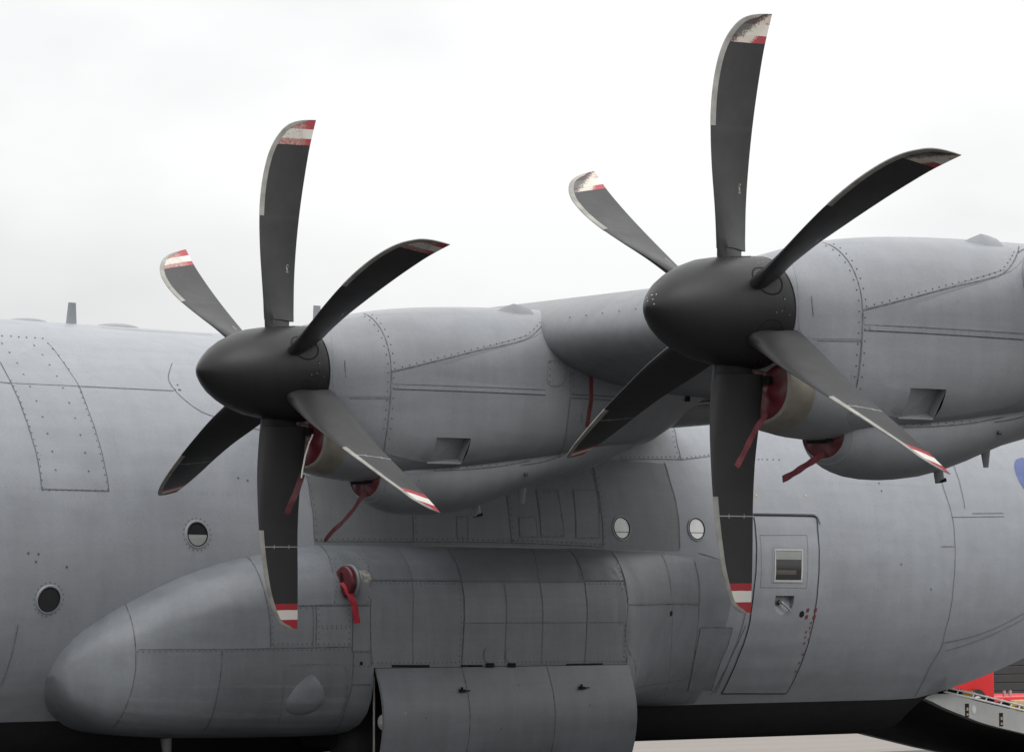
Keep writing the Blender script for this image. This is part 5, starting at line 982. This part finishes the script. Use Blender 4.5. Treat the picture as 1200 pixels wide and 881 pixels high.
def blade_mesh():
    st = [(.33, (-.205, -.046), (.070, .036)), (.38, (-.213, -.047), (.074, .038)), (.425, (-.219, -.049), (.078, .040)), (.430, (-.2195, -.049), (.146, .071))]
    teX = [(r, x) for x, t, r in TE]; teT = [(r, t) for x, t, r in TE]
    P = []
    for i in range(len(LE) - 1):
        a, b = LE[i], LE[i+1]
        for k in range(2 if i < 16 else 2):
            P.append(tuple(a[j] + (b[j]-a[j])*k/2 for j in range(3)))
    P.append(LE[-1])
    # smooth
    Q = [P[0]] + [tuple((P[i-1][j] + 2*P[i][j] + P[i+1][j])/4 for j in range(3)) for i in range(1, len(P)-1)] + [P[-1]]
    rs = 1.262
    for (x, t, r) in Q:
        st.append((r, (x, t), (interp(teX, r), interp(teT, r))))
    # a station exactly where the metal strip starts
    for i in range(len(st)-1):
        if st[i][0] < rs < st[i+1][0]:
            k = (rs - st[i][0])/(st[i+1][0]-st[i][0])
            st.insert(i+1, (rs, tuple(st[i][1][j] + (st[i+1][1][j]-st[i][1][j])*k for j in (0, 1)), tuple(st[i][2][j] + (st[i+1][2][j]-st[i][2][j])*k for j in (0, 1))))
            st.insert(i+2, tuple([rs + .002, st[i+1][1], st[i+1][2]]))
            break
    V = []; F = []; FM = []
    N = 12
    def yt(c): return 2.6*(.2969*math.sqrt(c) - .126*c - .3516*c*c + .2843*c**3 - .1036*c**4)/.5*1.0
    rings = []
    for i, (r, L_, T_) in enumerate(st):
        L2 = Vector(L_); T2 = Vector(T_); ch = T2 - L2; cl = max(ch.length, .004)
        d = ch/ch.length if ch.length > 1e-6 else Vector((1, 0))
        n = Vector((-d[1], d[0]))
        j0, j1 = max(i-1, 0), min(i+1, len(st)-1)
        slope = (st[j1][1][0]-st[j0][1][0])/max(st[j1][0]-st[j0][0], 1e-4)
        cs = min(.5, .038*math.sqrt(1+slope*slope)/cl) if r > rs + .001 else .12
        cs = min(cs, .97)
        cc = [0, cs*.08, cs*.3, cs*.7, cs, cs+.001] + [cs + .001 + (1-cs-.001)*q for q in (.08, .25, .45, .65, .85, 1.0)]
        ring_p = []; ring_m = []
        th = interp(THK, r)*cl
        for m, c in enumerate(cc):
            y = 5*(.2969*math.sqrt(c) - .126*c - .3516*c*c + .2843*c**3 - .1015*c**4)*th
            y = max(y, .0015) if m else 0
            if r > rs + .001 and m <= 4: y += .0022
            base = L2 + d*(c*cl)
            ring_p.append((base[0] + n[0]*y, base[1] + n[1]*y, r)); ring_m.append((base[0] - n[0]*y, base[1] - n[1]*y, r))
        rings.append(ring_p + ring_m[::-1][:-1])
    n_ = len(rings[0])
    for R_ in rings: V += R_
    for i in range(len(rings)-1):
        strip = st[i][0] > rs + .001
        for j in range(n_):
            k = (j+1) % n_
            F.append((i*n_+j, i*n_+k, (i+1)*n_+k, (i+1)*n_+j))
            plus = j < 11
            idx = j if plus else (22 - j)      # chordwise cell index from the leading edge
            cell = j if plus else (n_ - 1 - j)
            if strip and cell < 4: FM.append(2)
            else: FM.append(0 if plus else 1)
    F.append(tuple(range(n_))); FM.append(0)
    F.append(tuple(range((len(rings)-1)*n_, len(rings)*n_))); FM.append(2)
    return V, F, FM

def blade_mat(name, worn, heavy=False):
    m, nt, b = mat_new(name)
    N, L = nt.nodes, nt.links
    tc = N.new('ShaderNodeTexCoord'); sx = N.new('ShaderNodeSeparateXYZ'); L.new(tc.outputs['Object'], sx.inputs[0])
    X, Z = sx.outputs['X'], sx.outputs['Z']
    def math_(op, a, c, clamp=False):
        x = N.new('ShaderNodeMath'); x.operation = op; x.use_clamp = clamp
        for i, q in enumerate((a, c)):
            if q is None: continue
            if isinstance(q, (int, float)): x.inputs[i].default_value = q
            else: L.new(q, x.inputs[i])
        return x.outputs[0]
    def between(v, lo, hi): return math_('MULTIPLY', math_('GREATER_THAN', v, lo), math_('LESS_THAN', v, hi))
    def noise(scale, detail=4, rough=.6, vec=None):
        n = N.new('ShaderNodeTexNoise'); n.inputs['Scale'].default_value = scale; n.inputs['Detail'].default_value = detail; n.inputs['Roughness'].default_value = rough
        L.new(vec or tc.outputs['Object'], n.inputs['Vector']); return n.outputs['Fac']
    def mix(f, a, c):
        x = N.new('ShaderNodeMixRGB')
        if isinstance(f, (int, float)): x.inputs['Fac'].default_value = f
        else: L.new(f, x.inputs['Fac'])
        for i, q in ((1, a), (2, c)):
            if isinstance(q, tuple): x.inputs[i].default_value = (*q, 1)
            else: L.new(q, x.inputs[i])
        return x.outputs['Color']
    base = mix(noise(6, 6, .65), (.009, .009, .0095), (.019, .019, .020) if not worn else (.038, .038, .040))
    # scuffing towards the leading edge
    mp = N.new('ShaderNodeMapping'); mp.inputs['Scale'].default_value = (3, 3, 26); L.new(tc.outputs['Object'], mp.inputs['Vector'])
    sc_ = math_('MULTIPLY', math_('GREATER_THAN', noise(2.2, 6, .75, mp.outputs['Vector']), .70), .35)
    base = mix(sc_, base, (.12, .12, .12))
    red, white = (.30, .014, .024), (.62, .60, .55)
    if worn: red = (.34, .05, .06)
    # every copy's stripes look a little different
    edge = noise(9, 3)
    zz = math_('ADD', Z, math_('MULTIPLY', math_('SUBTRACT', edge, .5), .006))
    col = mix(between(zz, 1.852, 1.903), base, red)
    col = mix(between(zz, 1.903, 1.980), col, white)
    col = mix(math_('GREATER_THAN', zz, 1.980), col, red)
    tip = math_('GREATER_THAN', zz, 1.852)
    if worn:
        k = 2.6 if not heavy else 3.6
        off = .47 if not heavy else .45
        # wear grows from the leading edge (small x) and from the very tip
        wv = math_('ADD', noise(75, 8, .85), math_('MULTIPLY', math_('SUBTRACT', .12 if not heavy else .10, X), k))
        if heavy: wv = math_('ADD', wv, math_('MULTIPLY', math_('SUBTRACT', Z, 1.90), 3.2))
        wm = math_('MULTIPLY', math_('GREATER_THAN', wv, off), tip)
        speck = mix(math_('GREATER_THAN', noise(60, 6, .8), .52), (.48, .46, .40), (.16, .15, .14)) if not heavy else mix(math_('GREATER_THAN', math_('ADD', math_('ADD', noise(70, 9, .9), math_('MULTIPLY', math_('SUBTRACT', .10, X), 2.2)), math_('MULTIPLY', math_('SUBTRACT', Z, 1.95), 3.0)), .58), (.55, .52, .45), (.035, .035, .035))
        col = mix(math_('MULTIPLY', wm, .45 if not heavy else .9), col, speck)
        lab = math_('MULTIPLY', between(X, .020, .050), between(Z, .82, .885))
        lab = math_('MULTIPLY', lab, math_('GREATER_THAN', noise(55, 3), .52))
        col = mix(math_('MULTIPLY', lab, .8), col, (.38, .36, .25))
    else:
        ln = between(Z, 1.3925, 1.3985)
        tk = math_('MULTIPLY', between(Z, 1.38, 1.411), math_('ADD', between(X, -.115, -.109), between(X, .045, .051)))
        ln = math_('MAXIMUM', ln, tk)
        col = mix(math_('MULTIPLY', ln, .75), col, (.42, .42, .40))
    L.new(col, b.inputs['Base Color'])
    r = N.new('ShaderNodeMapRange'); r.inputs['To Min'].default_value = .40; r.inputs['To Max'].default_value = .62
    L.new(noise(5, 4), r.inputs['Value']); L.new(r.outputs['Result'], b.inputs['Roughness'])
    b.inputs['Specular IOR Level'].default_value = .45
    return m
STRIP = plain('leading_edge_nickel', (.25, .245, .225), rough=.5, metal=.2, noise=.25, nscale=9)
BM_CLEAN = blade_mat('blade_pressure_face', False)
BM_WORN = {2: blade_mat('blade_suction_face_worn', True), 1: blade_mat('blade_suction_face_heavily_worn', True, True)}

def spin_profile():
    return [(-.860, .001), (-.856, .018), (-.843, .046), (-.815, .085), (-.765, .139), (-.70, .195), (-.61, .251), (-.50, .303), (-.38, .342), (-.24, .364), (-.10, .378), (.02, .386), (.10, .390), (.150, .391), (.156, .386), (.156, .30)]
def make_prop(k, src=None):
    root = empty('propeller')
    place_engine(root, k)
    if src is None:
        R = [[(x, r*math.cos(2*PI*j/72), r*math.sin(2*PI*j/72)) for j in range(72)] for x, r in spin_profile()]
        spn = mesh('spinner', *loft(R), SPINP, root)
        h = Host([spn])
        ring = [(.055, .39*math.cos(2*PI*j/60), .39*math.sin(2*PI*j/60)) for j in range(61)]
        ident(joints('spinner_joint_line', h, [(0.005, ring)], BLACK, None, off=.0006), root)
        V, F, FM = blade_mesh()
        bl = mesh('blade', V, F, [BM_CLEAN, BM_WORN[k], STRIP], root, fm=FM)
        bl.rotation_euler.x = -.0083
        pts = []
        for j in range(41):
            a = 2*PI*j/40; pts.append((-.045 + .122*math.cos(a), .122*math.sin(a), .40))
        col = ident(joints('blade_collar', h, [(0.012, pts)], BLACK, None, off=.0015), root)
        col.rotation_euler.x = -.0083; col['kind'] = 'part' if False else col.get('kind')
        del col['kind']
        pts2 = [(-.045 + .108*math.cos(2*PI*j/40), .108*math.sin(2*PI*j/40), .40) for j in range(41)]
        for q in range(1, 6):
            c = bl.copy(); scene.collection.objects.link(c); c.parent = root; c.rotation_euler.x = -.0083 + q*PI/3
            c = col.copy(); scene.collection.objects.link(c); c.parent = root; c.rotation_euler.x = -.0083 + q*PI/3
        sp_ = []
        for q in range(6):
            a = -.0083 + q*PI/3 + PI/6
            for x, dt in ((-.02, .03), (.03, .02), (.06, -.05), (.10, .04)):
                sp_.append((x, -.39*math.sin(a + dt*3), .39*math.cos(a + dt*3)))
        ident(rivets('spinner_screw', h, sp_, BARE, None, r=.0035, h=.0005), root)
        return root
    for ch in src.children:
        c = ch.copy(); scene.collection.objects.link(c); c.parent = root
        if c.name.startswith('blade') and 'collar' not in c.name:
            if k not in blade_me:
                blade_me[k] = ch.data.copy(); blade_me[k].materials[1] = BM_WORN[k]
            c.data = blade_me[k]
    return root
blade_me = {}
prop2 = make_prop(2)
prop1 = make_prop(1, prop2)
# chipped nose on the outer spinner
h = Host([o for o in prop2.children if o.name.startswith('spinner') and len(o.data.polygons) > 900])
random.seed(3)
chips = [(-.82 + random.random()*.05, -.02 + random.uniform(-.05, .03), .05 + random.uniform(-.05, .03)) for _ in range(7)]
ident(rivets('paint_chip', h, chips, BARE, None, r=.0042, h=-.0005), prop1)

# ---- copy the nacelle for the outer engine
place_engine(cowl, 2)
cowl1 = cowl.copy(); scene.collection.objects.link(cowl1); place_engine(cowl1, 1)
for ch in list(cowl.children):
    c = ch.copy(); scene.collection.objects.link(c); c.parent = cowl1
# engine number, on the inner nacelle only
def text_mesh(name, s, size, mat):
    cu = bpy.data.curves.new(name, 'FONT'); cu.body = s; cu.size = size; cu.extrude = .0005; cu.align_x = 'CENTER'; cu.align_y = 'CENTER'
    o = bpy.data.objects.new(name, cu); scene.collection.objects.link(o)
    dg = bpy.context.evaluated_depsgraph_get(); dg.update()
    me = bpy.data.meshes.new_from_object(o.evaluated_get(dg)); bpy.data.objects.remove(o)
    return link(name, me, mat)
def on_surface(o, host, c, off):
    p, nn = host.snap(c)
    x = Vector((1, 0, 0)); x = (x - nn*x.dot(nn)).normalized(); y = nn.cross(x)
    m = Matrix((x, y, nn)).transposed().to_4x4(); m.translation = p + nn*off
    o.data.transform(m)
t = text_mesh('engine_number', '2', .05, BLACK); on_surface(t, eng_host, FE['num2'][0][0], .004); t.parent = cowl
t = text_mesh('engine_number', '1', .05, BLACK); on_surface(t, eng_host, FE['num2'][0][0], .004); t.parent = cowl1

# wing: leading edge fasteners, top seam, tail of each nacelle merges below
wl_ = [(2.75, y, wing_ring(y)[0][2]) for y in (-6.0, -9)]
seam_pts = []
for y in [-1.5 - .25*k for k in range(60)]:
    r_ = wing_ring(y); top = max(r_[:27], key=lambda p: p[2]); seam_pts.append((top[0] - .12, y, top[2]))
A(joints('wing_skin_joint', wing_host, [(0.012, seam_pts)], JOINT, None, off=.0015))
A(rivets('wing_fastener_row', wing_host, [(p[0] + .03, p[1] + dy, p[2]) for p in seam_pts for dy in (0, .08, .16)], SCREW, None, r=.008, h=.006))
A(rivets('wing_edge_screw', wing_host, [Vector(p) for l in FE['wing_j'] for p in resample(l, 5)], SCREW, None, r=.008, h=.004))

# ================================================================== covers and streamers
def ribbon(name, pts, w, mat, parent, wdir=(0.55, -.3, .2), thick=.003, twist=None):
    P = resample(pts, 22); V = []; F = []
    for i, p in enumerate(P):
        d = (P[min(i+1, 21)] - P[max(i-1, 0)]).normalized()
        s = Vector(wdir); s = (s - d*s.dot(d)).normalized()
        if twist: s = Matrix.Rotation(twist*math.sin(i/21*PI*1.3), 3, d) @ s
        n = d.cross(s)
        wob = n*.004*math.sin(i*.9)
        ww = w/2
        V += [p - s*ww + wob + n*thick/2, p + s*ww - wob + n*thick/2, p + s*ww - wob - n*thick/2, p - s*ww + wob - n*thick/2]
    for i in range(21):
        for j in range(4):
            F.append((4*i+j, 4*i+(j+1) % 4, 4*i+4+(j+1) % 4, 4*i+4+j))
    F += [(0, 1, 2, 3), (84, 85, 86, 87)]
    return mesh(name, V, F, mat, parent, smooth=False)

def cover_plug(name, k, ringf, x, s, bulge, handle, label, group):
    root = empty(name, ENG[k] + Vector((x, 0, 0)))
    tag(root, label, 'engine cover', group)
    Mx = Matrix.Translation(ENG[k]) @ Matrix.Rotation(TILT, 4, 'Y')
    base = ringf(x); zc = sum(p[2] for p in base)/len(base)
    R = []
    for dx, q in ((.06, .99), (.02, 1.0), (-.004, .985), (-.016*bulge, .90), (-.026*bulge, .7), (-.032*bulge, .4), (-.034*bulge, .02)):
        ring = []
        for i_, p in enumerate(base):
            wr = 1 + .012*math.sin(i_*1.7 + q*9)*(q < .95)
            ring.append(Vector((x + dx + .006*math.sin(i_*.8 + 3*q)*(q < .95)*(q > .1), p[1]*s*q*wr, zc + (p[2]-zc)*s*q*wr)))
        R.append(ring)
    v, f = loft(R); inv = Matrix.Translation(-root.location)
    v = [inv @ (Mx @ Vector(p)) for p in v]
    mesh('plug', v, f, REDV, root)
    b = bmesh.new()
    (a0, a1, b0, b1) = handle
    add_box(b, (x - .060*bulge - .012, a0, b0), (x - .060*bulge, a1, b1), .003)
    add_box(b, (x - .062*bulge, a0, b0 + .006), (x - .01, a0 + .02, b1 - .006)); add_box(b, (x - .062*bulge, a1 - .02, b0 + .006), (x - .01, a1, b1 - .006))
    hb = bm_to('handle_strap', b, BLACK, root)
    hb.data.transform(inv @ Mx)
    return root

def loc(root, pts): return [Vector(p) - root.location for p in pts]
c1 = cover_plug('intake_cover', 1, duct_ring, .20, .905, 1, (-.14, .06, -.50, -.44), 'red vinyl cover in the main intake of the outer engine, below its chipped spinner', 'red covers plugging the engine intakes')
ribbon('streamer', loc(c1, [(-.02, -10.46, 3.235), (-.05, -10.464, 3.19), (-.101, -10.464, 3.14), (-.166, -10.464, 3.055), (-.232, -10.464, 2.955), (-.305, -10.464, 2.86)]), .038, REDS, c1, wdir=(.8, -.2, -.3))
c2 = cover_plug('intake_cover', 2, duct_ring, .20, .905, 1, (-.14, .06, -.50, -.44), 'red vinyl cover in the main intake of the inner engine, with a white cord', 'red covers plugging the engine intakes')
v_, f_ = tube_vf(loc(c2, [(.10, -5.19, 3.34), (.054, -5.20, 3.263), (.02, -5.2, 3.173), (-.005, -5.2, 3.069), (-.022, -5.2, 2.987)]), .0065, 8)
mesh('streamer_cord', v_, f_, WIRE, c2)
ribbon('streamer', loc(c2, [(-.01, -5.2, 3.02), (-.03, -5.2, 2.97), (-.072, -5.2, 2.87), (-.123, -5.2, 2.78), (-.165, -5.2, 2.691)]), .050, REDD, c2, wdir=(.8, -.2, -.3), twist=.6)
o1 = cover_plug('oil_cooler_cover', 1, scoop_ring, .815, .93, 1, (-.11, .11, -.885, -.845), 'small red cover in the lowest scoop of the outer engine, streamer blown to the left', 'red covers plugging the oil cooler scoops')
ribbon('streamer', loc(o1, [(.70, -10.30, 2.985), (.646, -10.29, 2.955), (.569, -10.284, 2.916), (.477, -10.284, 2.872), (.385, -10.284, 2.828), (.31, -10.284, 2.80)]), .050, REDS, o1, wdir=(.1, -.2, 1))
o2 = cover_plug('oil_cooler_cover', 2, scoop_ring, .815, .93, 1, (-.11, .11, -.885, -.845), 'small red cover in the lowest scoop of the inner engine, streamer hanging down', 'red covers plugging the oil cooler scoops')
ribbon('streamer', loc(o2, [(.75, -5.05, 2.89), (.705, -5.05, 2.858), (.617, -5.05, 2.752), (.495, -5.05, 2.639), (.408, -5.05, 2.575), (.322, -5.05, 2.491)]), .036, REDD, o2, wdir=(.6, -.2, -.5), twist=1.0)
pc_ = empty('round_intake_cover', (2.32, -2.735, 2.207))
tag(pc_, 'round red cover on the grey gear fairing with a bright red ribbon hanging from it', 'intake cover')
R = []
for dx, r in ((.0, .142), (-.03, .142), (-.045, .13), (-.052, .09), (-.05, .04), (-.05, .002)):
    R.append([(dx, r*.98*math.cos(2*PI*k/36)*(1+.01*math.sin(5*k)), r*math.sin(2*PI*k/36)) for k in range(36)])
mesh('plug', *loft(R), REDV, pc_)
b = bmesh.new(); add_box(b, (-.062, -.012, -.055), (-.052, .014, .085), .004)
hs = bm_to('handle_strap', b, BLACK, pc_); hs.rotation_euler.x = math.radians(-14)
ribbon('streamer', loc(pc_, [(2.262, -2.745, 2.20), (2.268, -2.80, 2.15), (2.30, -2.83, 2.06), (2.33, -2.84, 1.97), (2.355, -2.84, 1.83)]), .062, REDB, pc_, wdir=(.9, -.35, .15))

# ================================================================== surroundings
CONC = plain('apron_concrete', (.20, .185, .170), rough=.85, noise=.14, nscale=.35)
def ground_mat():
    m, nt, b = mat_new('airfield_tarmac')
    N, L = nt.nodes, nt.links
    geo = N.new('ShaderNodeNewGeometry')
    n1 = N.new('ShaderNodeTexNoise'); n1.inputs['Scale'].default_value = .25; n1.inputs['Detail'].default_value = 8
    L.new(geo.outputs['Position'], n1.inputs['Vector'])
    n2 = N.new('ShaderNodeTexNoise'); n2.inputs['Scale'].default_value = 60; n2.inputs['Detail'].default_value = 3
    L.new(geo.outputs['Position'], n2.inputs['Vector'])
    mp = N.new('ShaderNodeMapping'); mp.inputs['Rotation'].default_value = (0, 0, .70); mp.inputs['Scale'].default_value = (.12, 1.6, 1)
    L.new(geo.outputs['Position'], mp.inputs['Vector'])
    n3 = N.new('ShaderNodeTexNoise'); n3.inputs['Scale'].default_value = .8; n3.inputs['Detail'].default_value = 4
    L.new(mp.outputs['Vector'], n3.inputs['Vector'])
    c = N.new('ShaderNodeValToRGB')
    c.color_ramp.elements[0].position = .3; c.color_ramp.elements[0].color = (.055, .054, .053, 1)
    c.color_ramp.elements[1].position = .7; c.color_ramp.elements[1].color = (.078, .076, .074, 1)
    L.new(n1.outputs['Fac'], c.inputs['Fac'])
    c2 = N.new('ShaderNodeValToRGB')
    c2.color_ramp.elements[0].position = .3; c2.color_ramp.elements[0].color = (.200, .178, .160, 1)
    c2.color_ramp.elements[1].position = .7; c2.color_ramp.elements[1].color = (.225, .203, .186, 1)
    L.new(n3.outputs['Fac'], c2.inputs['Fac'])
    # unseen near ground made dark to cut bounce light, the apron beyond pale concrete
    sx = N.new('ShaderNodeSeparateXYZ'); L.new(geo.outputs['Position'], sx.inputs[0])
    ay = N.new('ShaderNodeMath'); ay.operation = 'SUBTRACT'; L.new(sx.outputs['Y'], ay.inputs[0]); ay.inputs[1].default_value = -30.0
    ab = N.new('ShaderNodeMath'); ab.operation = 'ABSOLUTE'; L.new(ay.outputs[0], ab.inputs[0])
    g = N.new('ShaderNodeMath'); g.operation = 'GREATER_THAN'; g.inputs[1].default_value = 36.0; L.new(ab.outputs[0], g.inputs[0])
    mx = N.new('ShaderNodeMixRGB'); L.new(g.outputs[0], mx.inputs['Fac']); L.new(c.outputs['Color'], mx.inputs[1]); L.new(c2.outputs['Color'], mx.inputs[2])
    L.new(mx.outputs['Color'], b.inputs['Base Color'])
    b.inputs['Roughness'].default_value = .85
    bp = N.new('ShaderNodeBump'); bp.inputs['Strength'].default_value = .3; bp.inputs['Distance'].default_value = .01
    L.new(n2.outputs['Fac'], bp.inputs['Height']); L.new(bp.outputs['Normal'], b.inputs['Normal'])
    return m
gs = [-1500, -400, -100, -30, 0, 30, 100, 400, 1500]
v = [(x, y, 0) for x in gs for y in gs]; n9 = len(gs)
f = [(i*n9+j, (i+1)*n9+j, (i+1)*n9+j+1, i*n9+j+1) for i in range(n9-1) for j in range(n9-1)]
g = mesh('ground', v, f, ground_mat(), None, smooth=False); g['kind'] = 'structure'

# hangar behind the tail: dark horizontal cladding boards
hang = empty('hangar', (46, 26, 0))
tag(hang, 'dark hangar wall with horizontal cladding boards, far behind the ramp at the right edge', 'hangar')
HB = plain('dark_cladding', (.040, .037, .038), rough=.7, noise=.2, nscale=1.5)
HB2 = plain('dark_cladding_frame', (.020, .019, .019), rough=.8)
box('wall', (-18, .02, 0), (26, 14, 5.2), HB2, hang)
bm = bmesh.new(); add_box(bm, (-18, -.03, -.095), (26, .03, .095), .012)
me = bpy.data.meshes.new('cladding_board'); bm.to_mesh(me); bm.free(); me.materials.append(HB)
for k in range(26):
    o_ = bpy.data.objects.new('cladding_board', me); scene.collection.objects.link(o_); o_.parent = hang; o_.location = (0, 0, .10 + .2*k)
    o_.rotation_euler.x = math.radians(4)
box('roof', (-19, -.4, 5.2), (27, 15, 5.45), HB2, hang)

# red airfield tug behind the ramp
tug = empty('airfield_tug', (30.6, 15, 0))
tag(tug, 'bright red low airfield tug parked beyond the lowered cargo ramp', 'tug')
box('cab', (-1.9, 0, .36), (.64, 2.0, 1.9), TRUCKRED, tug, .04)
box('deck', (.645, .02, .12), (3.6, 2.0, .43), TRUCKRED, tug, .03)
box('chassis', (-1.8, .1, .16), (.62, 1.9, .355), TRUCKRED, tug, .01)
box('cab_window', (-1.2, -.012, 1.25), (-.1, .0, 1.7), GLASSD, tug, .01)
for wx_ in (-1.1, .10, 2.7):
    w_ = mesh('wheel', *tube_vf([(wx_, -.03, .30), (wx_, -.05, .30), (wx_, .25, .30)], [.24, .285, .285], 24), RUBBER, tug)
    mesh('wheel_rim', *tube_vf([(wx_, -.062, .30), (wx_, -.045, .30)], [.12, .16], 16), BARE, w_)
for px_ in (1.25, 1.42):
    mesh('deck_post', *tube_vf([(px_, .3, .42), (px_, .3, .54)], .03, 8), RAMPSIDE, tug)
box('tool_box', (1.05, -.12, .26), (1.9, .015, .37), plain('tan_box', (.42, .30, .18)), tug, .02)
